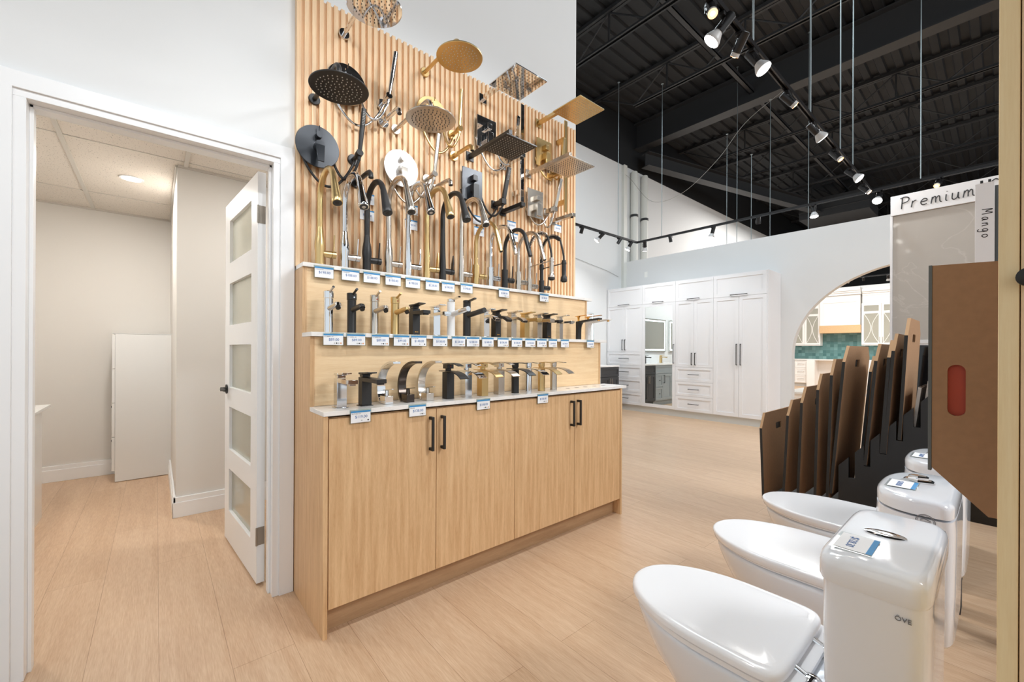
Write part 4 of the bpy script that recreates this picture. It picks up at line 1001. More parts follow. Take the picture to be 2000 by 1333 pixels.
def sample_board(x, y, z0, z1, y1, label, W=.66, small=False, m='mdf_rack', hz=True, name='sample_board'):
    """near vertical edge at x; bottom at (y, z0), top at (y1, z1)"""
    H_ = math.hypot(z1 - z0, y1 - y); tilt = math.atan2(y1 - y, z1 - z0)
    t = thing(name, label, 'sample board', (x, y, z0), 0, 'sample boards in the black rack'); t.rotation_euler = (-tilt, 0, 0)
    c = .075
    outer = [(.0, 0), (W, 0), (W, H_ - c), (W - c, H_), (c * .9, H_), (0, H_ - c * 1.25)]
    hx, hz_ = W * .5 - .02, H_ - .105
    hole = []
    for cx_, cz_, a0 in ((hx + .045, hz_ + .012, 0), (hx - .045, hz_ + .012, 90), (hx - .045, hz_ - .012, 180), (hx + .045, hz_ - .012, 270)):
        for k in range(4): a = math.radians(a0 + 30 * k); hole.append((cx_ + .010 * math.cos(a), cz_ + .010 * math.sin(a)))
    g = G(); g.plate(outer, [hole], lambda a, b, cc: (a, cc, b), .0099)
    b_ = build('board_panel', g, m, t, smooth=False)
    g = G(); g.box(-.0015, -.0002, .0, .014, .0, H_ - c * 1.25); build('black_edging', g, 'board_edge', t, smooth=False)
    g = G(); g.tube([(0, .007, H_ - c * 1.25), (c * .9, .007, H_)], 0, sq=(.002, .013))
    v = Vector((c * .9, 0, c * 1.25)).normalized(); nn = Vector((-v.z, 0, v.x)) * .0006
    p0, p1 = Vector((0, 0, H_ - c * 1.25)) + nn, Vector((c * .9, 0, H_)) + nn
    g = G(); q = [p0, p1, p1 + Vector((0, .014, 0)), p0 + Vector((0, .014, 0))]; q2 = [k + nn for k in q]
    g.loft([q, q2]); build('raw_chamfer', g, 'mdf_raw', t, smooth=False)
    g = G(); g.box(hx - .06, hx + .06, .0100, .0107, hz_ - .028, hz_ + .028); build('hole_shade_sheet', g, 'board_edge', t, smooth=False)  # dark sheet added behind the handle hole to stand for its shade
    g = G(); g.plate([(0, 0), (W, 0), (W, H_ - c), (W - c, H_ - .001), (c * .9, H_ - .001), (0, H_ - c * 1.25)], [], lambda a, b, cc: (a, .0108 + cc, b), .0032); build('sample_face', g, 'tile_grey', t, smooth=False)
    return t
#        y at bottom, z bottom, z of the chamfer foot, y at top
SB = [(1.005, .224, .685, 1.025), (.892, .27, .785, .866), (.815, .285, .872, .794), (.728, .29, .957, .714), (.668, .31, 1.047, .648), (.652, .35, 1.125, .586),
      (.560, .46, 1.065, .508), (.4985, .545, 1.135, .447), (.430, .626, 1.155, .396), (.4165, .626, 1.19, .378), (.358, .71, 1.272, .329)]
ordn = ['lowest brown sample board at the front of the rack', 'second brown sample board from the front of the rack', 'third brown sample board from the front of the rack', 'fourth brown sample board from the front of the rack',
        'fifth brown sample board, just before the wide one', 'wide fully visible brown sample board in the rack', 'brown sample board half hidden behind the wide one', 'brown sample board with a visible handle hole beyond the wide one',
        'thin dark sliver of a sample board behind the holed one', 'leaning brown sample board just before the tallest', 'tallest light-edged brown sample board in the rack']
for i, (yb_, z0, zt, yt) in enumerate(SB):
    yb_ -= .013; yt -= .013
    xx = XK + (-.012 if i < 6 else .026) + (.10 if i == 6 else 0)
    if i >= 6: xx = XK - .008 + (.24 if i == 6 else 0)
    H_ = zt + .084
    sample_board(xx, yb_, z0, H_, yt, ordn[i], W={6: .40, 7: .50, 8: .45, 9: .5, 10: .5}.get(i, .66))
# small grey tile samples beyond
for i, (y_, z1, n_) in enumerate(((.300, .992, 'short grey tile sample strip beside the tallest board'), (.268, 1.027, 'middle grey tile sample strip near the black tiles'), (.236, 1.065, 'tallest grey tile sample strip by the brown hanging board'))):
    g = G(); g.box(0, .3, 0, .014, 0, z1 - .72)
    tag(build('tile_strip', g, 'grey_edge' if 0 else 'stone', loc=(XK + .03, y_, .72), rot=(math.radians(6), 0, 0), bevel=.001), n_, 'tile sample', 'grey tile strips')

# ================================================================== TILE DISPLAY AND SIGNS
XT = 4.3
tp = thing('tile_display', 'large beige marble tile panel in a white frame under a white header', 'tile display', (XT, 0, 0))
g = G(); g.box(0, .02, -.9, .548, 1.262, 2.212); build('marble_slab', g, 'stone', tp, smooth=False)
g = G(); g.box(-.012, .06, .5485, .562, .9, 2.214); g.box(-.01, .06, -.9, .5482, 1.236, 1.2615); g.box(-.006, .06, -.9, .5482, 1.224, 1.2358); build('white_frame', g, 'sign_white', tp, bevel=.001)
g = G(); g.box(-.014, .06, -.9, .560, 2.2145, 2.362); hd = build('header_board', g, 'sign_white', tp, bevel=.001)
g = G(); g.box(0, .04, -.9, .548, .0, 1.223); build('black_tile_panel', g, 'gloss_black', tp, smooth=False)
g = G(); g.box(.041, .42, -.9, .545, 0, 2.2); build('stand_body', g, 'rack', tp, smooth=False)
# stroke lettering (handwritten style); unit box, x right, y up, x-height .55
GL_ = {
 'P': [[(.12, 0), (.2, 1)], [(.05, .93), (.3, 1.02), (.55, .95), (.62, .78), (.5, .58), (.16, .48)]], 'r': [[(.1, 0), (.18, .55)], [(.14, .3), (.25, .5), (.42, .56)]],
 'e': [[(.08, .3), (.42, .34), (.45, .48), (.3, .56), (.12, .42), (.08, .2), (.2, .03), (.45, .08)]],
 'm': [[(.08, 0), (.16, .55)], [(.13, .32), (.26, .54), (.36, .5), (.36, .02)], [(.37, .32), (.5, .54), (.6, .48), (.62, .1), (.72, .0)]],
 'i': [[(.14, .55), (.12, .1), (.2, .0)], [(.18, .76), (.2, .8)]], 'u': [[(.1, .55), (.08, .12), (.2, 0), (.36, .14), (.44, .55)], [(.44, .55), (.44, .1), (.52, 0)]],
 'M': [[(.05, 0), (.16, 1), (.38, .35), (.66, 1), (.72, 0)]], 'a': [[(.45, .5), (.25, .56), (.08, .3), (.14, .05), (.3, .06), (.44, .5), (.44, .12), (.54, 0)]],
 'n': [[(.08, 0), (.12, .55)], [(.11, .3), (.28, .55), (.4, .48), (.42, .1), (.5, .0)]], 'g': [[(.45, .5), (.25, .56), (.08, .32), (.16, .06), (.34, .12), (.45, .5), (.42, -.25), (.25, -.42), (.06, -.3)]],
 'o': [[(.28, .56), (.1, .42), (.08, .15), (.24, 0), (.44, .16), (.44, .42), (.28, .56)]], 'G': [[(.62, .9), (.4, 1.02), (.12, .7), (.1, .25), (.35, 0), (.6, .15), (.62, .42), (.4, .42)]],
 'd': [[(.45, .45), (.25, .56), (.08, .3), (.15, .03), (.35, .1), (.46, .5)], [(.5, 1.0), (.46, .1), (.54, 0)]], ' ': []}
def lettering(name, s, fn, size, gap, r, parent, m='sign_ink'):
    x = 0
    adv = {'m': .78, 'M': .85, 'P': .6, 'i': .34, 'G': .74, ' ': .5}
    for ch in s:
        g = G()
        for st in GL_[ch]:
            pts = cable(None, [fn((x + a) * size, b * size) for a, b in st], 0, None) if len(st) > 2 else [fn((x + a) * size, b * size) for a, b in st]
            g.tube(pts, r, 6)
        if g.v: build(name, g, m, parent)
        x += adv.get(ch, .56) + gap
lettering('header_letter', 'Premium Grade', lambda a, b: (-.0145, .509 - a, 2.255 + b - (.035 - a) * .0), .084, .07, .0034, hd)
mg = thing('brand_sign', 'narrow upright white sign with the word Mango hanging in front of the tile panel', 'sign', (2.6, 0, 1.2))
g = G(); g.box(0, .006, .022, .076, .21, .677); sb_ = build('sign_face', g, 'sign_white', mg, bevel=.0008)
lettering('sign_letter', 'Mango', lambda a, b: (-.0005, .057 - b, .569 - a), .029, .26, .0015, sb_)
for yy in (.036, .058):
    g = G(); g.box(-.003, .012, yy - .004, yy + .004, .677, .687); build('hanging_hook', g, 'rack', mg)
g = G(); g.box(.008, .03, -.14, .0695, -.2, .66); g.box(.008, .05, -.14, -.09, -1.2, -.2); build('sign_post', g, 'grey_edge', mg, smooth=False)
# near hanging board with the red-backed handle hole
nb = thing('hanging_board', 'large brown fibreboard panel with a red stadium-shaped hole hanging beside the wooden post', 'sample board', (1.3, 0, 0))
def stad(y0, z0, z1, r):
    return [(y0 + r * math.cos(math.radians(a)), z1 + r * math.sin(math.radians(a))) for a in range(0, 181, 20)] + [(y0 + r * math.cos(math.radians(a)), z0 + r * math.sin(math.radians(a))) for a in range(180, 361, 20)]
outer = [(.1005, .925), (.1005, 1.3685), (-.40, 1.345), (-.40, .86), (.018, .84)]
g = G(); g.plate(outer, [stad(.0635, 1.055, 1.138, .0135)], lambda a, b, c: (c, a, b), .010); build('fibreboard', g, 'mdf', nb, smooth=False)
g = G(); g.box(-.001, .014, .1007, .1065, .918, 1.3695); build('grey_edging', g, 'grey_edge', nb, bevel=.0008)
g = G(); g.box(.0105, .012, -.39, .1, .95, 1.34); build('red_backing', g, 'red', nb, smooth=False)
g = G(); g.box(.0125, .03, -.40, -.36, 0, 1.34); build('hanging_rail', g, 'rack', nb, smooth=False)
# wooden cabinet edge in the foreground
pc = thing('birch_cabinet', 'tall light birch cabinet edge right beside the camera with a black knob', 'cabinet', (.75, 0, 0))
g = G(); g.box(0, .35, -.0125, .0035, 0, 2.1); build('side_panel', g, 'birch', pc, bevel=.0006)
g = G(); g.box(-.002, .016, -.5, -.0135, .02, 2.08); dd = build('cabinet_door', g, 'birch2', pc, bevel=.0006)
g = G(); g.lathe([(0, 0), (.003, 0), (.003, -.008), (.0105, -.012), (.0105, -.016), (.003, -.019), (0, -.0195)], (-.0022, -.0195, 1.263), axis='x'); build('knob', g, 'black_handle', dd)
g = G(); g.box(.05, .35, -.5, -.013, .0, 2.08); build('carcass', g, 'birch2', pc, smooth=False)

# ================================================================== TALL WHITE CABINETS
XC = 7.046
def shaker(parent, name, x0, x1, z0, z1, m='cab_white', rail=.055, y=0.0, th=.02, mirror=False, gap=.0016):
    """framed front facing -Y in the parent's space"""
    g = G(); x0 += gap; x1 -= gap; z0 += gap; z1 -= gap
    g.plate([(x0, z0), (x1, z0), (x1, z1), (x0, z1)], [[(x0 + rail, z0 + rail), (x1 - rail, z0 + rail), (x1 - rail, z1 - rail), (x0 + rail, z1 - rail)]], lambda a, b, c: (a, y - th + c, b), th)
    if not mirror: g.box(x0 + rail, x1 - rail, y - th + .009, y - .001, z0 + rail, z1 - rail)
    o = build(name, g, m, parent, smooth=False)
    if mirror:
        g = G(); g.box(x0 + rail, x1 - rail, y - th + .008, y - .001, z0 + rail, z1 - rail); build('mirror_pane', g, 'mirror', o, smooth=False)
    return o
def bar_handle(parent, p, q, m='black_handle', r=.005, off=.032, y=-.02):
    g = G(); (xa, za), (xb, zb) = p, q
    g.box(min(xa, xb) - r, max(xa, xb) + r, y - off, y - off + .009, min(za, zb) - r, max(za, zb) + r)
    for xx, zz in (p, q): g.box(xx - r, xx + r, y - off + .009, y, zz - r, zz + r)
    return build('handle', g, m, parent, bevel=.001)
ys_ = [5.245, 4.440, 3.770, 3.107, 2.300]
labs = ['tall white cabinet unit in the corner with four drawers below double doors', 'tall white cabinet unit with a full-length mirror door', 'tall white cabinet unit with three drawers below double doors', 'tall white cabinet unit with full-height double doors at the end of the run']
for i in range(4):
    W = ys_[i] - ys_[i + 1]
    t = thing('tall_cabinet', labs[i], 'cabinet', (XC, ys_[i], 0), -R90, 'tall white closet cabinets')
    g = G(); g.box(0, W, .001, .455 if i == 0 else .555, .115, 2.412); build('carcass', g, 'cab_white', t, smooth=False)
    g = G(); g.box(0, W, .01, .45, 0, .115); build('toe_kick', g, 'toe_grey', t, smooth=False)
    if i == 3: a0, a1 = 0, W - .012
    else: a0, a1 = 0, W
    f = shaker(t, 'top_door', a0, a1, 2.045, 2.405); bar_handle(f, (a0 + W * .34, 2.068), (a0 + W * .64, 2.068))
    if i == 1:
        f = shaker(t, 'mirror_door', a0, a1, .12, 2.045, mirror=True, rail=.058); bar_handle(f, (a1 - .03, .95), (a1 - .03, 1.28))
    else:
        zb = {0: 1.141, 2: .887, 3: .12}[i]; zh = {0: (1.18, 1.38), 2: (.93, 1.13), 3: (.95, 1.28)}[i]; mid = (a0 + a1) / 2
        f = shaker(t, 'cabinet_door', a0, mid, zb, 2.045); bar_handle(f, (mid - .03, zh[0]), (mid - .03, zh[1]))
        f = shaker(t, 'cabinet_door', mid, a1, zb, 2.045); bar_handle(f, (mid + .03, zh[0]), (mid + .03, zh[1]))
        dz = {0: (1.141, .880, .623, .360, .12), 2: (.887, .632, .376, .12), 3: ()}[i]
        for k in range(len(dz) - 1):
            f = shaker(t, 'drawer', a0, a1, dz[k + 1], dz[k], rail=.045); zc_ = (dz[k] + dz[k + 1]) / 2 + (.0 if i else 0); bar_handle(f, (W * .37, zc_), (W * .63, zc_))
# ================================================================== VANITIES AND LIT MIRRORS on the far wall
def vanity(x0, x1, m, label, hm, split, yf=4.72):
    t = thing('vanity_cabinet', label, 'vanity', (x0, yf, 0), 0, 'vanities along the far wall'); W = x1 - x0
    g = G(); g.box(0, W, .0005, YF - yf - .002, .1, .862); build('carcass', g, m, t, smooth=False)
    g = G(); g.box(0.02, W - .02, .05, .5, 0, .1); build('toe_kick', g, m, t, smooth=False)
    g = G(); g.box(-.002, W + .002, -.03, YF - yf - .002, .863, .892); build('vanity_top', g, 'quartz', t, bevel=.002)
    if split == 'dark':
        shaker(t, 'top_front', 0, W, .68, .86, m, rail=.04)
        f = shaker(t, 'cabinet_door', 0, W / 2, .12, .675, m); bar_handle(f, (W / 2 - .025, .5), (W / 2 - .025, .64), hm)
        f = shaker(t, 'cabinet_door', W / 2, W, .12, .675, m); bar_handle(f, (W / 2 + .025, .5), (W / 2 + .025, .64), hm)
    else:
        shaker(t, 'top_front', 0, W, .68, .86, m, rail=.04)
        f = shaker(t, 'cabinet_door', 0, W * .36, .12, .675, m); bar_handle(f, (W * .36 - .03, .48), (W * .36 - .03, .64), hm)
        f = shaker(t, 'cabinet_door', W * .36, W * .72, .12, .675, m); bar_handle(f, (W * .72 - .03, .48), (W * .72 - .03, .64), hm)
        for z0, z1 in ((.40, .675), (.12, .395)):
            f = shaker(t, 'drawer', W * .72, W, z0, z1, m, rail=.04); g = G(); g.lathe([(0, 0), (.005, 0), (.005, -.012), (.011, -.016), (.011, -.022), (0, -.024)], (W * .86, -.02, (z0 + z1) / 2), axis='y'); build('knob', g, 'black_handle', f)
vanity(6.12, 6.66, 'vanity_dark', 'dark charcoal vanity cabinet against the far wall beside the tall cabinets', 'nickel', 'dark')
vanity(5.10, 6.115, 'vanity_grey', 'grey vanity cabinet with small drawers next to the charcoal vanity', 'black_handle', 'grey')
for i, (x0, x1) in enumerate(((4.80, 6.56), (3.45, 4.62))):
    t = thing('led_mirror', ['wide wall mirror with a glowing border over the vanities', 'second glowing wall mirror further along the far wall'][i], 'mirror', (x0, YF - .04, 1.14), 0, 'lit wall mirrors'); W = x1 - x0
    g = G(); g.box(0, W, 0, .038, 0, .76); build('mirror_glass', g, 'mirror', t, smooth=False)
    g = G(); b0 = .03; b1 = .058
    g.box(b0, W - b0, -.0012, -.0002, b0, b1); g.box(b0, W - b0, -.0012, -.0002, .76 - b1, .76 - b0); g.box(b0, b1, -.0012, -.0002, b1, .76 - b1); g.box(W - b1, W - b0, -.0012, -.0002, b1, .76 - b1)
    build('led_border', g, 'led', t, smooth=False)
for x_, m_, n_ in ((6.02, 'matte_black', 'black basin faucet on the vanity top seen in the mirror door'), (5.36, 'brass', 'brass basin faucet on the grey vanity top')):
    square_faucet(x_, m_, n_, z=.8925, y=5.02, group='vanity faucets', h=.15, zs=.13, L=.15)

# ================================================================== KITCHEN BEYOND THE ARCH (facing -X)
def kz(name, label, cat, y, x=16.67): return thing(name, label, cat, (x, y, 0), -R90)
def glazed_upper(t, W, z0, z1, n):
    g = G(); g.box(0, W, .001, .31, z0, z0 + .02); g.box(0, W, .001, .31, z1 - .02, z1); g.box(0, .02, .001, .31, z0 + .02, z1 - .02); g.box(W - .02, W, .001, .31, z0 + .02, z1 - .02); g.box(.02, W - .02, .29, .31, z0 + .02, z1 - .02); build('carcass', g, 'kitchen_white', t, smooth=False)
    wd = W / n
    for k in range(n):
        x0, x1 = k * wd + .003, (k + 1) * wd - .003; r = .055; zm = z1 - .33
        g = G(); g.plate(rect(x0, x1, z0 + .03, z1 - .02), [rect(x0 + r, x1 - r, z0 + .03 + r, zm), rect(x0 + r, x1 - r, zm + .07, z1 - .08)], lambda a, b, c: (a, -.02 + c, b), .02)
        f = build('glazed_door', g, 'kitchen_white', t, smooth=False)
        g = G(); g.box(x0 + r, x1 - r, -.010, -.007, z0 + .03 + r, zm); g.box(x0 + r, x1 - r, -.010, -.007, zm + .07, z1 - .08); build('glass_pane', g, 'glass_k', f, smooth=False)
        g = G(); za, zb = z0 + .03 + r, zm; cx_ = (x0 + x1) / 2; hw = (x1 - x0) / 2 - r
        for s_ in (-1, 1):
            pts = [(cx_ + s_ * (hw - (hw * .93) * math.sin(math.pi * q / 12)), -.014, za + (zb - za) * q / 12) for q in range(13)]
            g.tube(pts, .008, 6)
        build('curved_muntins', g, 'kitchen_white', f)
        bar_handle(f, (x1 - .03 if k % 2 == 0 else x0 + .03, z0 + .09), (x1 - .03 if k % 2 == 0 else x0 + .03, z0 + .26), 'nickel', r=.005)
t = kz('kitchen_upper_cabinet', 'white glass-door kitchen wall cabinet seen in the arch before the range hood', 'cabinet', 5.2); glazed_upper(t, 1.30, 1.35, 2.66, 3)
t = kz('kitchen_upper_cabinet', 'white glass-door kitchen wall cabinet beyond the range hood', 'cabinet', 2.84); glazed_upper(t, 1.40, 1.35, 2.66, 3)
t = kz('range_hood', 'white range hood box with an oak band above the teal tiles', 'range hood', 3.895, 16.55)
g = G(); g.box(0, 1.05, 0, .43, 1.752, 1.995); build('oak_band', g, 'hood_wood', t, bevel=.002)
g = G(); g.box(.015, 1.035, .02, .43, 1.996, 2.94); g.plate(rect(.015, 1.035, 1.996, 2.94), [rect(.10, .95, 2.06, 2.72)], lambda a, b, c: (a, .004 + c, b), .0155); g.box(.115, .935, .012, .0195, 2.075, 2.705); build('hood_box', g, 'kitchen_white', t, smooth=False)
hood = t
def crown(x0, x1, y0, y1, name, parent=None):
    g = G()
    for o_, za, zb in ((0, 2.90, 2.97), (.03, 2.97, 3.02), (.06, 3.02, 3.11)): g.box(x0, x1, y0 - o_, y1, za + .0001, zb)
    return g
g = crown(.0, 1.05, -.04, .36, ''); build('hood_crown', g, 'kitchen_white', hood, smooth=False, loc=(0, 0, .045))
for yy, w_, lb in ((5.2, 1.29, 'white crown moulding above the kitchen wall cabinet before the hood'), (2.83, 1.39, 'white crown moulding above the kitchen wall cabinet beyond the hood')):
    t = kz('crown_moulding', lb, 'moulding', yy, 16.67)
    g = crown(0, w_, .02, .31, ''); g.box(0, w_, .03, .31, 2.665, 2.899); build('moulding_profile', g, 'kitchen_white', t, smooth=False)
g = G(); g.box(16.985, 16.9995, .8, 5.2, .90, 2.0); tag(build('tile_backsplash', g, 'teal', smooth=False), 'teal square tile backsplash behind the kitchen worktop', 'backsplash')
t = kz('kitchen_base_cabinet', 'white kitchen base cabinet with three drawers under the worktop', 'cabinet', 5.2, 16.4)
g = G(); g.box(0, 1.02, .001, .58, .1, .866); build('carcass', g, 'kitchen_white', t, smooth=False)
g = G(); g.box(0, 1.02, .05, .55, 0, .1); build('toe_kick', g, 'toe_grey', t, smooth=False)
f = shaker(t, 'cabinet_door', .3, .66, .12, .86, 'kitchen_white'); bar_handle(f, (.62, .62), (.62, .78), 'nickel')
for a, b in ((.62, .86), (.37, .615), (.12, .365)):
    f = shaker(t, 'drawer', .665, 1.02, a, b, 'kitchen_white', rail=.04); bar_handle(f, (.76, (a + b) / 2), (.92, (a + b) / 2), 'nickel')
g = G(); g.box(16.36, 16.984, .8, 5.2, .868, .905); tag(build('kitchen_worktop', g, 'quartz', bevel=.002), 'pale kitchen worktop running under the teal backsplash', 'worktop')
t = kz('kitchen_base_cabinet', 'white kitchen base panel and open knee space past the drawers', 'cabinet', 4.18, 16.3)
g = G(); g.box(0, .22, 0, .6, 0, .866); g.box(.22, 1.5, .45, .6, 0, .866); g.box(1.5, 3.0, 0, .6, 0, .866); build('carcass', g, 'kitchen_white', t, smooth=False)
g = G(); g.box(0, 1.3, -1.1, 1.1, 0, .004); 
tag(build('grey_floor_mat', g, 'grey_kit', loc=(13.4, 3.4, .001), smooth=False), 'grey mat on the floor beyond the arch', 'mat')
g = G(); g.box(0, 1.6, 0, .8, .9, .94); t = thing('display_island', 'white display worktop corner just behind the sample boards in the arch', 'island', (9.4, 2.0, 0)); build('island_top', g, 'quartz', t, bevel=.003, loc=(0, 0, -.56)); g = G(); g.box(.04, 1.56, .04, .76, 0, .339); build('island_body', g, 'kitchen_white', t, smooth=False)

# ================================================================== SMALL ROOM FURNITURE
t = thing('drawer_cabinet', 'tall plain white drawer cabinet standing against the small room wall', 'cabinet', (-.272, 5.03, 0))
g = G(); g.box(0, .385, 0, .33, .004, 1.302); build('carcass', g, 'desk', t, bevel=.0015)
g = G(); g.box(-.022, .387, -.002, .332, 1.303, 1.309); build('cabinet_top', g, 'desk', t)
for k in range(4):
    g = G(); g.box(-.021, -.001, .003, .33, .10 + k * .299, .395 + k * .299); f = build('drawer', g, 'desk', t, bevel=.001)
    if k in (0, 1): g = G(); g.rod((-.021, .05, .36 + k * .299), (-.027, .05, .36 + k * .299), .008); build('knob', g, 'black_handle', f)
t = thing('white_desk', 'glossy white desk end just inside the doorway', 'desk', (-.60, 4.312, 0))
g = G(); g.box(-.55, 0, -1.4, 0, 0, .748); build('desk_body', g, 'desk', t, smooth=False)
g = G(); g.box(-.57, .022, -1.42, .15, .749, .768); build('desk_top', g, 'desk', t, bevel=.001)
t = thing('recessed_downlight', 'round recessed downlight glowing in the tiled ceiling', 'downlight', (-.145, 4.255, 2.4535))
g = G(); g.lathe([(.058, 0), (.072, 0), (.070, -.004), (.058, -.003)], n=32); build('trim_ring', g, 'trim', t)
g = G(); g.lathe([(0, -.001), (.0575, -.001), (.0575, -.0022), (0, -.0022)], n=32); build('lens', g, 'down', t)
def lamp(name, loc, power, color, parent=None, kind='AREA', size=.1, rot=(0, 0, 0), spot=None, blend=.6, r=.03):
    d = bpy.data.lights.new(name, kind); d.energy = power; d.color = color
    if kind == 'AREA': d.shape = 'DISK'; d.size = size
    else: d.shadow_soft_size = r
    if kind == 'SPOT': d.spot_size = spot; d.spot_blend = blend
    o = bpy.data.objects.new(name, d); COL.objects.link(o); o.location = loc; o.rotation_euler = rot
    if parent: o.parent = parent
    return o
lamp('downlight_lamp', (0, 0, -.006), 15, (1, .965, .92), t, size=.11)
lamp('room_fill', (-.75, 3.2, 2.43), 12, (1, .965, .92), size=.12)  # unseen lamps added to fill the small room, without any fixture
lamp('room_fill', (.7, 3.0, 2.43), 9, (1, .965, .92), size=.12)

# ================================================================== TRACK LIGHTS
HT = 3.05; TX = 6.35; TY = 1.0; TY2 = 4.12
def track(name, p, q, label):
    p, q = Vector(p), Vector(q); d_ = q - p; t = thing(name, label, 'light track', p, math.atan2(d_.y, d_.x)); L_ = d_.length
    g = G(); g.box(0, L_, -.017, -.008, -.018, .012); g.box(0, L_, .008, .017, -.018, .012); g.box(0, L_, -.008, .008, .004, .012); build('track_rail', g, 'track_black', t, smooth=False)
track('light_track', (-3, TY, HT), (TX - .03, TY, HT), 'near black light track running above the aisle towards the cabinets')
track('light_track', (1.5, TY2, HT), (TX - .02, TY2, HT), 'black light track running along the far wall')
track('light_track', (TX, TY2 + .02, HT), (TX, -4, HT), 'black light track running across in front of the tall cabinets')
track('light_track', (14.6, 3.2, 3.2), (14.6, -1.5, 3.2), 'short black light track in the kitchen beyond the arch')
def rod_(x, y, z0, z1, label):
    g = G(); g.rod((0, 0, 0), (0, 0, z1 - z0), .0052, n=8); g.rod((0, 0, z1 - z0 - .004), (0, 0, z1 - z0), .02, n=8)
    tag(build('hanging_rod', g, 'galv', loc=(x, y, z0)), label, 'rod', 'galvanised hanging rods')
for x_, y_, a, b, n_ in ((2.79, TY, HT + .012, 6.1, 'near track, closest to the camera'), (3.97, TY, HT + .012, 6.1, 'near track, second along'), (4.92, TY, HT + .012, 6.1, 'near track, third along'), (5.43, TY, HT + .012, 5.6, 'near track, last before the corner'),
                      (5.80, TY2, HT + .012, 5.6, 'far wall track'), (TX, 3.655, HT + .012, 5.58, 'cross track, by the pipes'), (TX, .585, HT + .012, 5.6, 'cross track, above the header sign'),
                      (7.66, 2.993, 3.05, 6.1, 'partition top, tallest by the corner'), (7.66, 3.163, 3.05, 5.0, 'partition top, short one'), (7.66, 2.764, 3.05, 4.5, 'partition top, shortest'), (7.66, 2.479, 3.05, 5.3, 'partition top, toward the arch'), (7.66, 1.95, 3.05, 6.1, 'partition top, over the arch')):
    rod_(x_, y_, a, b, 'thin galvanised rod hanging from the roof to the ' + n_)
def spot(x, y, z, aim, kind, label, power, spread=75, col=(1, .98, .95), body=.045):
    t = thing('track_spotlight', label, 'track light', (x, y, z), 0, 'black track spotlights')
    g = G(); g.box(-.04, .04, -.015, .015, -.04, -.0185); g.rod((0, 0, -.04), (0, 0, -.05), .010); build('track_adapter', g, 'track_black', t, bevel=.001)
    a_ = Vector(aim).normalized(); c = Vector((0, 0, -.07)); s_ = a_.cross(Vector((0, 0, 1))); s_ = s_.normalized() if s_.length > .01 else Vector((1, 0, 0))
    g = G(); g.tube([Vector((0, 0, -.045)), c * .8 + s_ * .032, c + a_ * .03 + s_ * .032], .0032, 6); g.tube([Vector((0, 0, -.045)), c * .8 - s_ * .032, c + a_ * .03 - s_ * .032], .0032, 6); g.rod(c + a_ * .03 - s_ * .036, c + a_ * .03 + s_ * .036, .006, n=8); build('yoke', g, 'track_black', t)
    b0, b1 = c - a_ * .055, c + a_ * body
    g = G(); rr = .027
    g.tube([b0 - a_ * .002, b0, b1, b1 + a_ * .0005], [rr - .003, rr, rr, rr - .003], 24); build('lamp_housing', g, 'track_black', t)
    if kind == 'par':
        g = G(); g.tube([b1 + a_ * .001, b1 + a_ * .010, b1 + a_ * .0102, b1 + a_ * .042, b1 + a_ * .054, b1 + a_ * .058], [.024, .026, .028, .044, .0465, .045], 28); bb = build('bulb_shell', g, 'bulb_white', t)
        g = G(); g.tube([b1 + a_ * .0582, b1 + a_ * .062, b1 + a_ * .0635], [.0435, .036, .018], 28); build('bulb_lens', g, 'bulb_on', bb); e = b1 + a_ * .072
    elif kind == 'warm':
        g = G(); g.tube([b1 + a_ * .001, b1 + a_ * .022], [.024, .025], 28); bb = build('bulb_shell', g, 'bulb_white', t)
        g = G(); g.tube([b1 + a_ * .0222, b1 + a_ * .023], [.024, .024], 28); build('bulb_rim', g, 'bulb_rim', bb)
        g = G(); g.tube([b1 + a_ * .0232, b1 + a_ * .026], [.012, .009], 20); build('bulb_lens', g, 'bulb_warm', bb); e = b1 + a_ * .034
    else: return t
    q = (-a_).to_track_quat('Z', 'Y').to_euler()
    lamp('spot_lamp', e, power, col, t, 'SPOT', rot=q, spot=math.radians(spread), blend=1.0, r=.035)
    return t
W1 = (.95, .98, 1); W2 = (1, .90, .78)
n1 = 'near track spotlight '
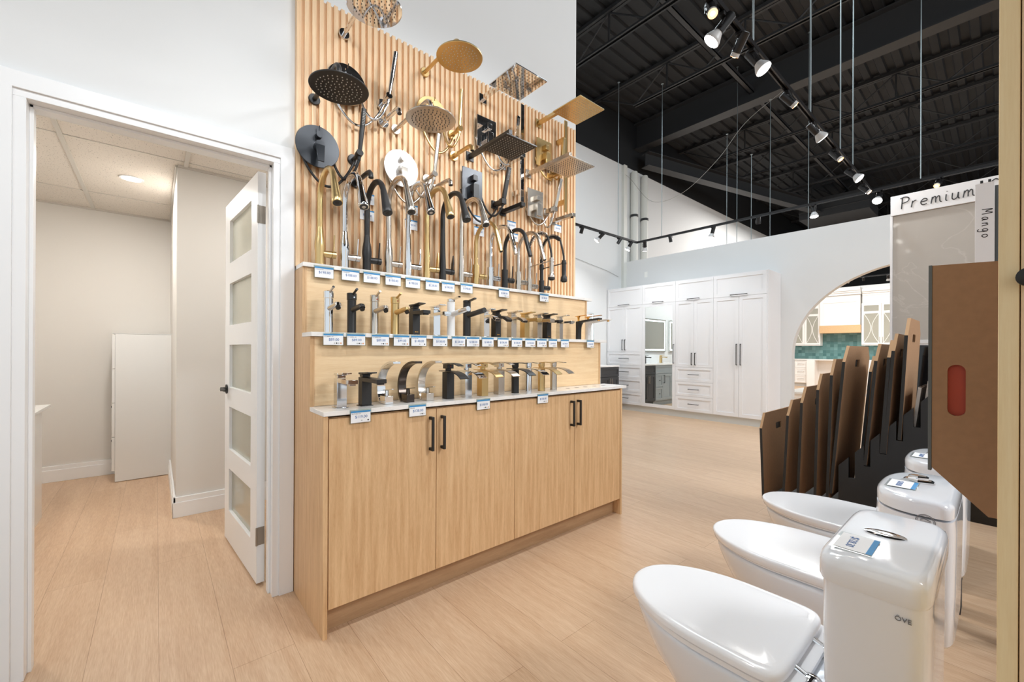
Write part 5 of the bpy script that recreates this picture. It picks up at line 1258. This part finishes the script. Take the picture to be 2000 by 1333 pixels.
SP = [(-1.2, TY, (.1, .55, -.85), 'par', 'just behind the camera', 30), (-.3, TY, (.35, .55, -.8), 'par', 'over the doorway', 26), (.5, TY, (.3, .65, -.75), 'par', 'over the brass faucet end', 34), (1.35, TY, (.1, .65, -.75), 'par', 'over the display centre', 38),
      (.95, TY, (.1, -.45, -.85), 'par', 'added out of view to brighten the nearest toilet', 50),  # extra lamp outside the view, added to lift the nearest toilet lid
      (2.22, TY, (-.47, -.33, -.82), 'warm', 'with an orange glow, nearest in view', 8), (2.38, TY, (-.3, .56, -.76), 'par', 'with a big white bulb tipped to the display', 30), (2.60, TY, (.3, .64, -.71), 'warm', 'small orange one between two white bulbs', 15),
      (2.80, TY, (.10, -.5, -.82), 'par', 'with a big white bulb tipped to the toilets', 60), (3.44, TY, (.45, -.54, -.71), 'warm', 'small orange one past the big white bulbs', 15), (4.06, TY, (.5, -.45, -.7), 'par', 'white one midway along', 45),
      (4.75, TY, (.0, -.55, -.77), 'warm', 'small orange one midway along', 15), (5.35, TY, (.0, -.65, -.72), 'par', 'white one near the corner', 45), (5.98, TY, (.0, -.65, -.71), 'warm', 'faint orange one at the corner', 12)]
for x_, y_, a_, k_, n_, p_ in SP: spot(x_, y_, HT, a_, k_, n1 + n_, p_, 130, W1 if k_ == 'par' else W2)
for x_, a_, k_, n_, p_ in ((3.3, (.2, .7, -.6), 'par', 'hidden behind the slat panel', 70), (4.88, (.0, .35, -.9), 'off', 'unlit, right beside the slat panel', 0), (5.35, (-.45, .5, -.7), 'par', 'lit white bulb tipped to the wall', 85), (5.83, (-.4, .3, -.8), 'off', 'unlit, near the corner', 0), (6.15, (-.25, .35, -.8), 'par', 'lit white bulb right in the corner', 60)):
    spot(x_, TY2, HT, a_, k_, 'far wall track spotlight ' + n_, p_, 140, W1)
for y_, a_, k_, n_, p_ in ((3.97, (.3, .15, -.9), 'par', 'lit white bulb next to the corner', 30), (3.50, (.15, -.1, -.9), 'off', 'unlit, by the white pipes', 0), (2.82, (-.04, .25, -.97), 'par', 'lit white bulb over the tall cabinets', 35), (2.20, (.25, .1, -.9), 'off', 'unlit against the dark roof', 0),
                      (1.56, (-.14, -.1, -.98), 'par', 'lit white bulb over the arch', 40), (.93, (-.64, .06, -.77), 'par', 'wide bright bulb facing the camera by the header', 50), (.45, (-.75, .13, -.64), 'warm', 'small bright spark over the header sign', 12), (-.6, (-.5, .2, -.7), 'par', 'out past the header sign', 80)):
    spot(TX, y_, HT, a_, k_, 'cross track spotlight ' + n_, p_, 150, W1 if k_ == 'par' else W2)
for y_, k_, n_ in ((3.08, 'off', 'unlit at the start'), (2.78, 'warm', 'with an orange glow'), (2.45, 'off', 'unlit before the bright one'), (1.95, 'par', 'bright white beside the tile panel')):
    spot(14.6, y_, 3.2, (.5, 0, -.8), k_, 'kitchen track spotlight ' + n_, 70, 120)
